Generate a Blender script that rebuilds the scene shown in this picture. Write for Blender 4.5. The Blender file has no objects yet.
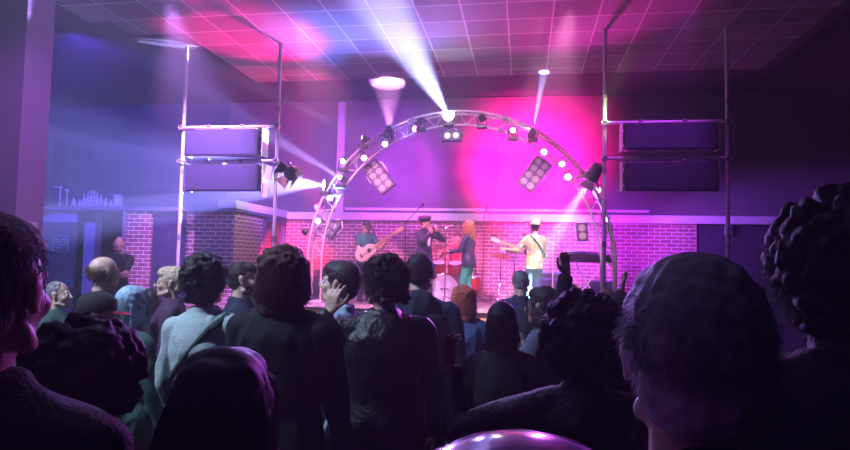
HAZE = .020; BEAM = 12500; PARS = .35; WASH = 1.0; FILL = 1.0; CROWD = 1.0; EXPO = 0.0; NS = 700
import bpy, bmesh, math, random
import numpy as np
from mathutils import Vector, Matrix, noise, Euler
random.seed(7); RNG = np.random.default_rng(7)
SC = bpy.context.scene; COL = SC.collection
PI = math.pi; R = math.radians
V = Vector
# ------------------------------------------------------------------ camera
F = 612.0
cd = bpy.data.cameras.new('camera'); cam = bpy.data.objects.new('camera', cd); COL.objects.link(cam)
cd.sensor_width = 36; cd.lens = 36*F/850; cd.clip_start = .03; cd.clip_end = 100
M = Matrix.Rotation(R(9.3), 4, 'Z') @ Matrix.Rotation(R(90+3.25), 4, 'X') @ Matrix.Rotation(R(1.25), 4, 'Z')
M.translation = V((0, 0, 1.6)); cam.matrix_world = M; SC.camera = cam
def ray(px, py): return (M.to_3x3() @ V(((px-425)/F, -(py-225)/F, -1)))
def P(px, py, Y):                       # the point of the room seen at a pixel, on the plane y = Y
    d = ray(px, py); return V((0, 0, 1.6)) + d*(Y/d.y)
def PZ(px, py, z):
    d = ray(px, py); return V((0, 0, 1.6)) + d*((z-1.6)/d.z)
def PX(px, py, x):
    d = ray(px, py); return V((0, 0, 1.6))+d*(x/d.x)
def proj(p):
    q = M.inverted() @ V(p); return (425+F*q.x/-q.z, 225-F*q.y/-q.z)
# ------------------------------------------------------------------ materials
MATS = {}
def mat(name, col=(.5,.5,.5), rough=.6, metal=0, emit=None, es=0, bump=0, bscale=40, var=0, spec=.5, sheen=0, trans=0, coat=0):
    if name in MATS: return MATS[name]
    m = bpy.data.materials.new(name); m.use_nodes = True; nt = m.node_tree; b = nt.nodes['Principled BSDF']
    b.inputs['Base Color'].default_value = (*col, 1); b.inputs['Roughness'].default_value = rough
    b.inputs['Metallic'].default_value = metal; b.inputs['Specular IOR Level'].default_value = spec
    if sheen: b.inputs['Sheen Weight'].default_value = sheen
    if trans: b.inputs['Transmission Weight'].default_value = trans
    if coat: b.inputs['Coat Weight'].default_value = coat
    if emit: b.inputs['Emission Color'].default_value = (*emit, 1); b.inputs['Emission Strength'].default_value = es
    if bump or var:
        tc = nt.nodes.new('ShaderNodeTexCoord'); n = nt.nodes.new('ShaderNodeTexNoise'); n.inputs['Scale'].default_value = bscale
        n.inputs['Detail'].default_value = 4; nt.links.new(tc.outputs['Object'], n.inputs['Vector'])
        if bump:
            bp = nt.nodes.new('ShaderNodeBump'); bp.inputs['Strength'].default_value = bump; bp.inputs['Distance'].default_value = .01
            nt.links.new(n.outputs['Fac'], bp.inputs['Height']); nt.links.new(bp.outputs['Normal'], b.inputs['Normal'])
        if var:
            r = nt.nodes.new('ShaderNodeValToRGB'); nt.links.new(n.outputs['Fac'], r.inputs['Fac'])
            r.color_ramp.elements[0].position = .3; r.color_ramp.elements[1].position = .7
            r.color_ramp.elements[0].color = (*[c*(1-var) for c in col], 1); r.color_ramp.elements[1].color = (*[min(1, c*(1+var)) for c in col], 1)
            nt.links.new(r.outputs['Color'], b.inputs['Base Color'])
    MATS[name] = m; return m
def grid_mat(name, c1, c2, mortar, w, h, ms, offset, rough=.8, planar='xy', shift=(0, 0), bump=.4):
    m = bpy.data.materials.new(name); m.use_nodes = True; nt = m.node_tree; b = nt.nodes['Principled BSDF']
    b.inputs['Roughness'].default_value = rough
    tc = nt.nodes.new('ShaderNodeTexCoord'); sp = nt.nodes.new('ShaderNodeSeparateXYZ'); cb = nt.nodes.new('ShaderNodeCombineXYZ')
    nt.links.new(tc.outputs['Object'], sp.inputs[0])
    def add(a, v, both=None):
        n = nt.nodes.new('ShaderNodeMath'); n.operation = 'ADD'; nt.links.new(a, n.inputs[0])
        if both: nt.links.new(both, n.inputs[1])
        else: n.inputs[1].default_value = v
        return n.outputs[0]
    if planar == 'xy': u, v = sp.outputs['X'], sp.outputs['Y']
    else: u, v = add(sp.outputs['X'], 0, sp.outputs['Y']), sp.outputs['Z']
    nt.links.new(add(u, shift[0]), cb.inputs[0]); nt.links.new(add(v, shift[1]), cb.inputs[1])
    br = nt.nodes.new('ShaderNodeTexBrick'); nt.links.new(cb.outputs[0], br.inputs['Vector'])
    br.offset = offset; br.inputs['Scale'].default_value = 1; br.inputs['Brick Width'].default_value = w; br.inputs['Row Height'].default_value = h
    br.inputs['Mortar Size'].default_value = ms; br.inputs['Color1'].default_value = (*c1, 1); br.inputs['Color2'].default_value = (*c2, 1)
    br.inputs['Mortar'].default_value = (*mortar, 1); br.inputs['Mortar Smooth'].default_value = .1
    nt.links.new(br.outputs['Color'], b.inputs['Base Color'])
    bp = nt.nodes.new('ShaderNodeBump'); bp.inputs['Strength'].default_value = bump; bp.inputs['Distance'].default_value = .01; bp.invert = True
    nt.links.new(br.outputs['Fac'], bp.inputs['Height']); nt.links.new(bp.outputs['Normal'], b.inputs['Normal'])
    return m
def floral(name, base, cols, scale):
    m = bpy.data.materials.new(name); m.use_nodes = True; nt = m.node_tree; b = nt.nodes['Principled BSDF']; b.inputs['Roughness'].default_value = .8
    tc = nt.nodes.new('ShaderNodeTexCoord'); vo = nt.nodes.new('ShaderNodeTexVoronoi'); vo.inputs['Scale'].default_value = scale
    nt.links.new(tc.outputs['Object'], vo.inputs['Vector']); r = nt.nodes.new('ShaderNodeValToRGB'); r.color_ramp.interpolation = 'CONSTANT'
    sp = nt.nodes.new('ShaderNodeSeparateColor'); nt.links.new(vo.outputs['Color'], sp.inputs[0]); nt.links.new(sp.outputs[0], r.inputs['Fac'])
    r.color_ramp.elements[0].color = (*base, 1); r.color_ramp.elements[1].position = .45; r.color_ramp.elements[1].color = (*cols[0], 1)
    for i, c in enumerate(cols[1:]):
        e = r.color_ramp.elements.new(.45+.5*(i+1)/len(cols)); e.color = (*c, 1)
    nt.links.new(r.outputs['Color'], b.inputs['Base Color']); return m
# ------------------------------------------------------------------ mesh builder
class MB:
    def __init__(s): s.v = []; s.f = []
    def add(s, vs, fs):
        o = len(s.v); s.v += [tuple(p) for p in vs]; s.f += [tuple(i+o for i in f) for f in fs]; return s
    def box(s, c, d, rot=None):
        c = V(c); vs = []
        for z in (-.5, .5):
            for y in (-.5, .5):
                for x in (-.5, .5):
                    p = V((x*d[0], y*d[1], z*d[2]))
                    if rot is not None: p = rot @ p
                    vs.append(c+p)
        return s.add(vs, [(0,2,3,1),(4,5,7,6),(0,1,5,4),(2,6,7,3),(0,4,6,2),(1,3,7,5)])
    def bx(s, x0, x1, y0, y1, z0, z1): return s.box(((x0+x1)/2, (y0+y1)/2, (z0+z1)/2), (abs(x1-x0), abs(y1-y0), abs(z1-z0)))
    def rings(s, rs, cap=True):
        n = len(rs[0]); vs = [p for r in rs for p in r]; fs = []
        for i in range(len(rs)-1):
            for j in range(n):
                k = (j+1) % n; fs.append((i*n+j, i*n+k, (i+1)*n+k, (i+1)*n+j))
        if cap: fs.append(tuple(reversed(range(n)))); fs.append(tuple((len(rs)-1)*n+j for j in range(n)))
        return s.add(vs, fs)
    def lathe(s, p0, axis, prof, seg=16, cap=True):      # prof: (along, radius)
        a = V(axis).normalized(); u = a.orthogonal().normalized(); w = a.cross(u); p0 = V(p0)
        return s.rings([[p0+a*t+(u*math.cos(2*PI*j/seg)+w*math.sin(2*PI*j/seg))*max(r, 1e-4) for j in range(seg)] for t, r in prof], cap)
    def cyl(s, p0, p1, r0, r1=None, seg=12):
        p0, p1 = V(p0), V(p1); r1 = r0 if r1 is None else r1
        return s.lathe(p0, p1-p0, [(0, r0), ((p1-p0).length, r1)], seg)
    def cap(s, p0, r0, p1, r1, seg=12, flat=1.0, fdir=None):
        p0, p1 = V(p0), V(p1); a = p1-p0; L = a.length
        if L < 1e-5: a = V((0, 0, 1)); L = 1e-5
        pr = [(-r0*math.cos(t), r0*math.sin(t)) for t in (.01, .5, 1.05, PI/2)] + [(L+r1*math.sin(t), r1*math.cos(t)) for t in (0, .5, 1.05, PI/2-.01)]
        return s.lathe(p0, a, pr, seg)
    def ell(s, c, r, rot=None, seg=14, n=9):
        c = V(c); rs = []
        for i in range(n):
            t = PI*(i+.04)/(n-1+.08); ring = []
            for j in range(seg):
                a = 2*PI*j/seg; p = V((r[0]*math.sin(t)*math.cos(a), r[1]*math.sin(t)*math.sin(a), -r[2]*math.cos(t)))
                if rot is not None: p = rot @ p
                ring.append(c+p)
            rs.append(ring)
        return s.rings(rs)
    def loft(s, rows, seg=20, Mx=None):                     # rows: (z, rx, ry, cx, cy)
        rs = []
        for z, rx, ry, cx, cy in rows:
            ring = [V((cx+rx*math.cos(2*PI*j/seg), cy+ry*math.sin(2*PI*j/seg), z)) for j in range(seg)]
            rs.append([Mx @ p for p in ring] if Mx else ring)
        return s.rings(rs)
    def tube(s, pts, r, seg=8):
        pts = [V(p) for p in pts]; rs = []; u = None
        for i, p in enumerate(pts):
            t = (pts[min(i+1, len(pts)-1)]-pts[max(i-1, 0)]).normalized()
            u = t.orthogonal().normalized() if u is None else (u-t*u.dot(t)).normalized()
            w = t.cross(u); rr = r[i] if isinstance(r, (list, tuple)) else r
            rs.append([p+(u*math.cos(2*PI*j/seg)+w*math.sin(2*PI*j/seg))*rr for j in range(seg)])
        return s.rings(rs)
    def torus(s, c, axis, R0, r, seg=24, n=8, arc=2*PI, start=None):
        a = V(axis).normalized(); u = a.orthogonal().normalized() if start is None else V(start).normalized(); w = a.cross(u); c = V(c); full = arc > 6.28
        rs = []
        for i in range(seg + (0 if full else 1)):
            t = arc*i/seg; d = u*math.cos(t)+w*math.sin(t)
            rs.append([c+d*(R0+r*math.cos(2*PI*j/n))+a*r*math.sin(2*PI*j/n) for j in range(n)])
        if full: rs.append(rs[0])
        return s.rings(rs, not full)
    def prism(s, pts, Mx, t):                              # outline in xy, thickness t in z, placed by Mx
        n = len(pts); vs = [Mx @ V((x, y, z)) for z in (-t/2, t/2) for x, y in pts]
        return s.add(vs, [tuple(reversed(range(n))), tuple(range(n, 2*n))] + [(i, (i+1) % n, n+(i+1) % n, n+i) for i in range(n)])
    def mesh(s, name):
        me = bpy.data.meshes.new(name); me.from_pydata(s.v, [], s.f); me.update(); return me
    def build(s, name, m, parent=None, smooth=True, bevel=0, angle=40):
        me = s.mesh(name); bm = bmesh.new(); bm.from_mesh(me)
        bmesh.ops.recalc_face_normals(bm, faces=bm.faces); bm.to_mesh(me); bm.free()
        o = bpy.data.objects.new(name, me); COL.objects.link(o)
        if m: me.materials.append(m)
        if smooth:
            me.polygons.foreach_set('use_smooth', [True]*len(me.polygons)); me.set_sharp_from_angle(angle=R(angle))
        if parent: o.parent = parent
        if bevel:
            b = o.modifiers.new('bevel', 'BEVEL'); b.width = bevel; b.segments = 2; b.limit_method = 'ANGLE'
        return o
def empty(name, loc=(0, 0, 0), rz=0, rot=None):
    o = bpy.data.objects.new(name, None); COL.objects.link(o); o.location = loc
    o.rotation_euler = rot if rot is not None else (0, 0, rz); o.empty_display_size = .1
    return o
def tag(o, label, cat, group=None, kind=None):
    o['label'] = label; o['category'] = cat
    if group: o['group'] = group
    if kind: o['kind'] = kind
    return o
def struct(o): o['kind'] = 'structure'; return o
def thing(name, label, cat, loc=(0, 0, 0), rz=0, group=None, rot=None): return tag(empty(name, loc, rz, rot), label, cat, group)
def aim(d, up=V((0, 0, 1))):                                # rotation whose +Y points along d
    y = V(d).normalized(); x = y.cross(up)
    if x.length < 1e-3: x = V((1, 0, 0))
    x.normalize(); z = x.cross(y); return Matrix((x, y, z)).transposed()
def remesh(mb, name, m, parent, voxel, smooth=3, post=None):
    me = mb.mesh(name+'_src'); o = bpy.data.objects.new('tmp', me); COL.objects.link(o)
    md = o.modifiers.new('r', 'REMESH'); md.mode = 'VOXEL'; md.voxel_size = voxel
    if smooth: sm = o.modifiers.new('s', 'SMOOTH'); sm.factor = .6; sm.iterations = smooth
    dg = bpy.context.evaluated_depsgraph_get(); dg.update(); nm = bpy.data.meshes.new_from_object(o.evaluated_get(dg)); nm.name = name
    bpy.data.objects.remove(o); bpy.data.meshes.remove(me)
    n = len(nm.vertices); co = np.empty(n*3, 'f'); nm.vertices.foreach_get('co', co); co = co.reshape(-1, 3)
    if post is not None:
        no = np.empty(n*3, 'f'); nm.vertices.foreach_get('normal', no); co = post(co, no.reshape(-1, 3)); nm.vertices.foreach_set('co', co.astype('f').ravel())
    nm.materials.clear(); nm.materials.append(m); nm.polygons.foreach_set('use_smooth', [True]*len(nm.polygons)); nm.update()
    ob = bpy.data.objects.new(name, nm); COL.objects.link(ob)
    if parent: ob.parent = parent
    return ob
# ------------------------------------------------------------------ people
def skin(name, c): return mat('skin_'+name, c, .5, bump=.1, bscale=90, var=.12)
SK = {'fair': skin('fair', (.62, .38, .29)), 'mid': skin('mid', (.42, .24, .16)), 'dark': skin('dark', (.16, .085, .055))}
def hairm(n, c, r=.62): return mat('hair_'+n, c, r, spec=.35, var=.35, bscale=60)
HM = {'black': hairm('black', (.012, .009, .012)), 'dark': hairm('dark', (.03, .018, .016)), 'brown': hairm('brown', (.11, .055, .04)), 'ginger': hairm('ginger', (.52, .30, .13)),
      'blond': hairm('blond', (.55, .42, .28)), 'grey': hairm('grey', (.26, .24, .26)), 'silver': hairm('silver', (.5, .5, .52)), 'red': hairm('red', (.4, .09, .045)), 'blue': hairm('blue_grey', (.3, .42, .55))}
def cloth(name, c=(.1,.1,.1), r=.85, bump=.5, bs=130, sheen=0): return mat('cloth_'+name, c, r, bump=bump, bscale=bs, sheen=sheen, var=.15)
EYEW = mat('eye_white', (.8, .8, .8), .2); EYEB = mat('eye_pupil', (.02, .015, .01), .1)
GOLD = mat('warm_gold_metal', (.8, .55, .25), .25, 1); STEEL = mat('polished_steel', (.75, .75, .78), .25, 1)
def ik(S, W, pole, l1, l2):
    d = W-S; L = min(d.length, (l1+l2)*.995); d.normalize(); W = S+d*L
    a = (l1*l1-l2*l2+L*L)/(2*L); h = math.sqrt(max(l1*l1-a*a, 0)); p = V(pole); p = (p-d*p.dot(d)).normalized()
    return S+d*a+p*h, W
def add_hand(mb, W, d, n, side, s, curl=.35, spread=.12, g=0.0):
    d = V(d).normalized(); n = (V(n)-d*V(n).dot(d)).normalized(); x = d.cross(n)*side    # x points to the thumb side
    k0 = [W+(d*.088+x*(.030-.020*i)-n*.0)*s for i in range(4)]
    for i, k in enumerate(k0): mb.cap(W+x*(.016-.011*i)*s+d*.008*s, .0155*s, k, (.0135-.001*i)*s+g, 8)
    L = [.074, .083, .077, .060]
    for i, k in enumerate(k0):
        dd = (d+x*(.5-i/3)*spread*2).normalized(); p = k; r = (.0098-.0006*i)*s+g; c = curl*(.8+.18*i)
        for j, fr in enumerate((.45, .32, .23)):
            ang = c*(j+.6); q = p+(dd*math.cos(ang)+n*math.sin(ang))*L[i]*fr*s; mb.cap(p, r, q, r*.9, 8); p = q; r *= .9
    t0 = W+(d*.022+x*.022)*s; t1 = t0+(d*.034+x*.034+n*.012)*s; t2 = t1+(d*.030+x*.012+n*.012)*s; t3 = t2+(d*.022+x*.002+n*.010)*s
    mb.cap(t0, .0155*s, t1, .012*s+g, 8); mb.cap(t1, .0115*s+g, t2, .010*s+g, 8); mb.cap(t2, .010*s+g, t3, .0085*s+g, 8)
def head_parts(mb, T, fem=0):
    e = lambda c, r: mb.ell(T @ V(c), r, T.to_3x3().normalized(), 16, 11) if False else mb.ell(T @ V(c), [q*T.median_scale for q in r], T.to_3x3().normalized(), 16, 11)
    cp = lambda a, ra, b, rb: mb.cap(T @ V(a), ra*T.median_scale, T @ V(b), rb*T.median_scale, 10)
    e((0, -.014, .030), (.074, .094, .084)); e((0, .026, -.022), (.063, .068, .088)); e((0, .044, -.080), (.045-.004*fem, .044, .034))
    e((0, .078, -.098), (.019, .016, .017)); cp((0, .088, .010), .009, (0, .112, -.026), .0125); e((.011, .101, -.031), (.009, .01, .008)); e((-.011, .101, -.031), (.009, .01, .008))
    cp((-.036, .076, .020), .012, (.036, .076, .020), .012); cp((-.019, .088, -.060), .0075, (.019, .088, -.060), .0075); cp((-.015, .087, -.070), .008, (.015, .087, -.070), .008)
    for s in (-1, 1):
        e((s*.040, .062, -.028), (.022, .024, .024)); cp((s*.055, .01, -.075), .018, (s*.03, .06, -.095), .016)
        e((s*.078, -.008, -.004), (.010, .020, .030)); e((s*.084, -.014, .008), (.008, .018, .020)); e((s*.079, -.002, -.030), (.008, .010, .012))
def face_post(Ti, k):
    A = np.array(Ti)
    def f(co, no):
        h = co @ A[:3, :3].T + A[:3, 3]
        for s in (-1, 1):
            d = h-np.array((s*.031, .086, .001)); w = np.exp(-(d[:, 0]**2/.0165**2+d[:, 1]**2/.03**2+d[:, 2]**2/.010**2)); co = co-no*(w*.010*k)[:, None]
        d = h-np.array((0, .098, -.065)); w = np.exp(-(d[:, 0]**2/.022**2+d[:, 1]**2/.02**2+d[:, 2]**2/.0022**2)); co = co-no*(w*.005*k)[:, None]
        return co
    return f
def fold_post(amp, sc=7.0, seed=0):
    def f(co, no):
        out = np.array(co)
        for i, p in enumerate(co):
            q = V((p[0]*sc+seed, p[1]*sc, p[2]*sc*.55)); a = noise.noise(q)+.5*noise.noise(q*2.3)
            a = max(0, .62-abs(a)*1.7)*1.6
            out[i] += no[i]*amp*a
        return out
    return f
def strands(N, T, style, length, rad, rng, cover=None, steps=8):
    steps = 14 if style in ('long', 'wavy') else steps
    """hair strands as thin tapering three sided tubes rooted on the scalp"""
    d = rng.normal(size=(N*3, 3)); d /= np.linalg.norm(d, axis=1)[:, None]
    c = np.array((0, -.014, .030)); rr = np.array((.080, .100, .091)); root = c+d*rr
    keep = ~((root[:, 1] > .035) & (root[:, 2] < .075)) & (root[:, 2] > -.055) & ~((abs(root[:, 0]) > .06) & (abs(root[:, 1]+.0) < .03) & (root[:, 2] < .03) & (style == 'short'))
    if style == 'ring': keep &= (root[:, 2] < .05) & (root[:, 1] < .03)
    root = root[keep][:N]; d = d[keep][:N]; n = len(root); p = root.copy(); v = d.copy()
    L = length*(.7+.5*rng.random(n))
    if style in ('long', 'wavy'): L = ((root[:, 2]-.10+length)*(.85+.25*rng.random(n))+.02)*(1.0 if style == 'long' else .80)
    L = np.maximum(L, .03); ds = (L/steps)[:, None]; ph = rng.random((n, 1))*6.28; e1 = rng.normal(size=(n, 3)); e1 /= np.linalg.norm(e1, axis=1)[:, None]; e2 = np.cross(e1, d)
    pts = [p.copy()]
    if style in ('short', 'ring', 'silver'): v = d*.35+np.array((0, -.6, -.45))
    if style == 'long': v = d*.12+np.array((0, -.25, -1.0))+d*np.array((1, 1, 0))*.5
    if style == 'wavy': v = d*.3+np.array((0, -.2, -.8))
    for k in range(steps):
        if style == 'long': v = v*.6+np.array((0, -.06, -1.))*.42+rng.normal(size=(n, 3))*.02+e1*.07*np.sin(ph+k*.9)
        elif style == 'wavy': v = v*.65+np.array((0, -.02, -1.))*.28+e1*.55*np.sin(ph+k*1.5)+e2*.55*np.cos(ph+k*1.5)
        elif style == 'curly': v = v*.7+d*.12+np.array((0, 0, -.22))+e1*.75*np.sin(ph+k*1.7)+e2*.75*np.cos(ph+k*1.7)
        else: v = v*.9+d*.05+rng.normal(size=(n, 3))*.12+np.array((0, -.02, -.1))
        v /= np.linalg.norm(v, axis=1)[:, None]; p = p+v*ds
        q = (p-c)/(rr*1.02); l = np.linalg.norm(q, axis=1); ins = l < 1
        p[ins] = (c+q/np.maximum(l, 1e-4)[:, None]*rr*1.02)[ins]
        fm = (p[:, 1] > .06) & (p[:, 2] < .06) & (np.abs(p[:, 0]) < .055); p[fm, 0] = np.sign(p[fm, 0]+1e-6)*.06
        if style in ('long', 'wavy'):           # lie on the shoulders and back
            low = (p[:, 2] < -.16) & (p[:, 1] > -.10); p[low, 1] -= .015
        if style == 'long' or style == 'wavy': p[:, 0] = np.clip(p[:, 0], -.118, .118); p[:, 1] = np.maximum(p[:, 1], -.16)
        pts.append(p.copy())
    pts = np.stack(pts, 1); S = steps+1
    t = np.gradient(pts, axis=1); t /= np.maximum(np.linalg.norm(t, axis=2), 1e-6)[..., None]
    u = np.cross(t, np.array((.3, .5, .81))); u /= np.maximum(np.linalg.norm(u, axis=2), 1e-6)[..., None]; w = np.cross(t, u)
    rad_k = rad*(1-.75*(np.arange(S)/steps)**2)[None, :, None]
    ring = np.stack([pts+(u*math.cos(a)+w*math.sin(a))*rad_k for a in (0, 2.094, 4.189)], 2)     # n,S,3,3
    A = np.array(T); co = ring.reshape(-1, 3) @ A[:3, :3].T + A[:3, 3]
    base = (np.arange(n)*S*3)[:, None, None]; i = (np.arange(steps)*3)[None, :, None]; j = np.arange(3)[None, None, :]; k = (np.arange(3)+1) % 3; k = k[None, None, :]
    f = np.stack([base+i+j, base+i+k, base+i+3+k, base+i+3+j], -1).reshape(-1, 4)
    return co, f
def np_mesh(name, co, faces):
    me = bpy.data.meshes.new(name); me.vertices.add(len(co)); me.vertices.foreach_set('co', co.astype('f').ravel())
    me.loops.add(faces.size); me.loops.foreach_set('vertex_index', faces.astype('i').ravel())
    me.polygons.add(len(faces)); me.polygons.foreach_set('loop_start', np.arange(0, faces.size, 4, dtype='i')); me.update(calc_edges=True)
    me.polygons.foreach_set('use_smooth', [True]*len(faces)); return me
def merge_np(o, co, f):
    me = o.data; n = len(me.vertices); c0 = np.empty(n*3, 'f'); me.vertices.foreach_get('co', c0)
    bm = bmesh.new(); bm.from_mesh(me); tmp = np_mesh('t', co, f); bm.from_mesh(tmp); bm.to_mesh(me); bm.free(); bpy.data.meshes.remove(tmp)
    me.polygons.foreach_set('use_smooth', [True]*len(me.polygons)); me.update()
def make_hair(par, T, style, m, n=900, rad=.0016, length=None, seed=1, vox=.009, ak=1.25):
    rng = np.random.default_rng(seed); rnd = random.Random(seed); mb = MB(); sc = T.median_scale
    e = lambda c, r: mb.ell(T @ V(c), [q*sc for q in r], T.to_3x3().normalized(), 16, 11)
    if style == 'bald': return None
    if style == 'ring':
        e((0, -.030, -.002), (.080, .080, .045)); st, ln = 'ring', .014
    elif style == 'short':
        e((0, -.025, .036), (.079, .093, .088)); e((0, .012, .070), (.066, .078, .050)); e((0, -.055, -.025), (.062, .052, .05)); st, ln = 'short', .022
    elif style == 'crop':
        e((0, -.022, .036), (.076, .091, .083)); e((0, -.052, -.025), (.058, .050, .045)); st, ln = 'short', .010
    elif style == 'thick':
        e((0, -.028, .040), (.090, .104, .096)); e((0, .018, .078), (.072, .080, .052)); e((0, -.062, -.035), (.076, .055, .060)); st, ln = 'short', .032
    elif style in ('curly', 'afro'):
        k = 1.0 if style == 'curly' else ak
        e((0, -.025, .045), (.085*k, .100*k, .092*k)); e((0, -.05, -.02), (.078*k, .065*k, .065*k))
        for i in range(170):
            while True:
                d = V([rnd.gauss(0, 1) for _ in range(3)]).normalized(); p = V((d.x*.092*k, -.025+d.y*.105*k, .045+d.z*.097*k))
                if p.z > -.05 and not (p.y > .055 and p.z < .055): break
            e(p, [rnd.uniform(.010, .019)*k]*3)
        for i in range(40): e((rnd.uniform(-.08, .08)*k, rnd.uniform(-.11, -.04), rnd.uniform(-.09, -.03)), [rnd.uniform(.014, .024)]*3)
        st, ln = 'curly', .065*k
    elif style in ('long', 'wavy', 'bob'):
        dz = {'long': -.36, 'wavy': -.20, 'bob': -.13}[style] if length is None else -length
        e((0, -.022, .040), (.084, .100, .090)); e((0, .02, .078), (.06, .07, .045))
        rows = [(.03, .083, .075, 0, -.035), (-.04, .090, .066, 0, -.045), (-.10, .096, .056, 0, -.060), (dz*.6-.05, .105, .045, 0, -.085), (dz, .085, .030, 0, -.100), (dz-.03, .05, .015, 0, -.10)]
        if style == 'wavy': rows = [(z, rx*.84, ry, cx, cy) for z, rx, ry, cx, cy in rows]
        if style == 'bob': rows = [(.03, .085, .08, 0, -.03), (-.05, .095, .075, 0, -.035), (-.11, .098, .07, 0, -.035), (-.15, .08, .05, 0, -.04)]
        rs = [[T @ V((cx+rx*math.cos(2*PI*j/24), cy+ry*math.sin(2*PI*j/24), z)) for j in range(24)] for z, rx, ry, cx, cy in rows]; mb.rings(rs)
        for s in (-1, 1): mb.cap(T @ V((s*.062, .022, .035)), .022*sc, T @ V((s*.084, .000, -.09)), .024*sc, 10); 
        if style == 'wavy':
            for i in range(130):
                z = rnd.uniform(dz, .085); a = rnd.uniform(-.4, PI+.4); rx = .082; e((math.cos(a)*rx*(1 if z < .06 else .8), -.04-abs(math.sin(a))*.06*(1 if z < .06 else .7), z), [rnd.uniform(.016, .034)]*3)
        st, ln = ('wavy' if style == 'wavy' else 'long'), -dz+.10
    elif style == 'bun':
        e((0, -.025, .038), (.079, .093, .086)); e((0, -.055, -.02), (.06, .05, .05)); e((0, -.12, .07), (.04, .036, .036)); st, ln = 'short', .02
    def post(co, no):
        out = np.array(co)
        for i, p in enumerate(co): out[i] += no[i]*(.009 if style in ('wavy', 'curly', 'afro') else .0045)*noise.noise(V(p)*(60 if style != 'long' else 38)+V((seed, 0, 0)))
        return out
    o = remesh(mb, 'hair', m, par, vox, 1, post)
    if n:
        co, f = strands(n, T, st, ln, rad, rng); merge_np(o, co, f)
    return o
PEOPLE = []
def person(label, loc, H=1.72, face=0, head=(0, 0, 0), fem=0, skinc='fair', hair='short', hairc='dark', top=None, legs=None, arms=None, nstr=700, srad=.0016,
           hairlen=None, seed=1, vox=.0085, hair_k=1.25, hood=False, collar=True, short_sleeve=False, lean=0, wide=1.0, eyes=True, coat=0, group=None, beard=None, glasses=False, shoes=None, side=0):
    s = H/1.75; root = thing('person', label, 'person', loc, R(face), group); root['s'] = s
    L = lambda x, y, z: V((x*s, y*s, z*s))
    # torso leans forward about the hips
    LM = Matrix.Translation(L(0, 0, .95)) @ Matrix.Rotation(R(-lean), 4, 'X') @ Matrix.Rotation(R(side), 4, 'Y') @ Matrix.Translation(-L(0, 0, .95))
    sw = (.172-.018*fem)*wide
    HT = LM @ Matrix.Translation(L(0, 0.0, 1.50)) @ Euler((R(head[1]), R(head[2]), R(head[0])), 'XYZ').to_matrix().to_4x4() @ Matrix.Translation(L(0, .018, .132)) @ Matrix.Scale(s*1.0, 4)
    def torso(mb, g, z0=.86):
        rows = [(z0, .176, .133, 0, -.006)] if z0 < .86 else []
        rows += [(.86, .155+.012*fem+(.012 if z0 < .86 else 0), .112+(.012 if z0 < .86 else 0), 0, -.01), (.95, .162+.012*fem, .118, 0, -.01), (1.06, .143-.014*fem, .104, 0, 0), (1.16, .147-.010*fem, .108, 0, .003), (1.28, .163-.014*fem, .118+.012*fem, 0, .005),
                 (1.37, .160-.014*fem, .108, 0, 0), (1.43, .118, .082, 0, -.005), (1.475, .066, .060, 0, -.005)]
        mb.loft([(z*s, (rx*wide+g)*s, (ry*wide+g)*s, cx*s, cy*s) for z, rx, ry, cx, cy in rows], 24, LM)
        for q in (-1, 1): mb.cap(LM @ L(q*.05, -.005, 1.425), (.048+g)*s, LM @ L(q*(sw-.004), -.005, 1.395), (.050+g)*s)
    A = {}
    for q, key in ((-1, 'L'), (1, 'R')):
        sp = (arms or {}).get(key); S = LM @ L(q*(sw+.004), -.005, 1.395)
        if sp is None: sp = dict(w=(q*(sw+.075), .09, .86), pole=(q*.4, -1, 0), d=(0, .35, -1), n=(-q, 0, 0))
        E, W = ik(S, L(*sp['w']), sp.get('pole', (q*.6, -1, -.6)), .295*s, .255*s); A[key] = (S, E, W, sp, q)
    # body: one continuous surface
    mb = MB(); torso(mb, 0); mb.cap(LM @ L(0, -.012, 1.44), .058*s*(1-.1*fem), HT @ V((0, -.014, -.05)), .054*s*(1-.1*fem)); head_parts(mb, HT, fem)
    for S, E, W, sp, q in A.values():
        mb.cap(S, .046*s, E, .036*s); mb.cap(E, .036*s, W, .024*s); mb.cap(E+(W-E)*.25, .038*s, E+(W-E)*.5, .033*s)
        d = sp.get('d') or (W-E); n_ = sp.get('n', (-q, 0, 0)); add_hand(mb, W, d, n_, q, s, sp.get('curl', .35), sp.get('spread', .12), .0012 if vox > .008 else 0)
    LG = legs or {}
    for q, key in ((-1, 'L'), (1, 'R')):
        f = V(LG.get(key, (q*.10, 0, .0))); hip = L(q*.088, -.005, .90); ank = V((f.x*s, f.y*s, (f.z+.085)*s)); kn, ank = ik(hip, ank, (0, 1, .05), .415*s, .41*s)
        mb.cap(hip, .082*s, kn, .052*s, 14); mb.cap(kn, .052*s, ank, .036*s); mb.cap(kn+(ank-kn)*.2+V((0, -.012*s, 0)), .054*s, kn+(ank-kn)*.5, .043*s)
        A['leg'+key] = (hip, kn, ank)
        mb.cap(ank+V((0, -.03*s, -.045*s)), .030*s, ank+V((0, .13*s, -.058*s)), .022*s)
    remesh(mb, 'body', SK[skinc], root, vox*s, 2, face_post(HT.inverted(), 1))
    # clothes
    tm = top or cloth('black', (.012, .012, .016)); mb = MB(); torso(mb, .016, .80-coat)
    if coat: mb.loft([((.80-coat)*s, .205*s, .15*s, 0, 0), (.9*s, .19*s, .14*s, 0, 0), (1.1*s, .165*s, .125*s, 0, 0)], 24)
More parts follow.
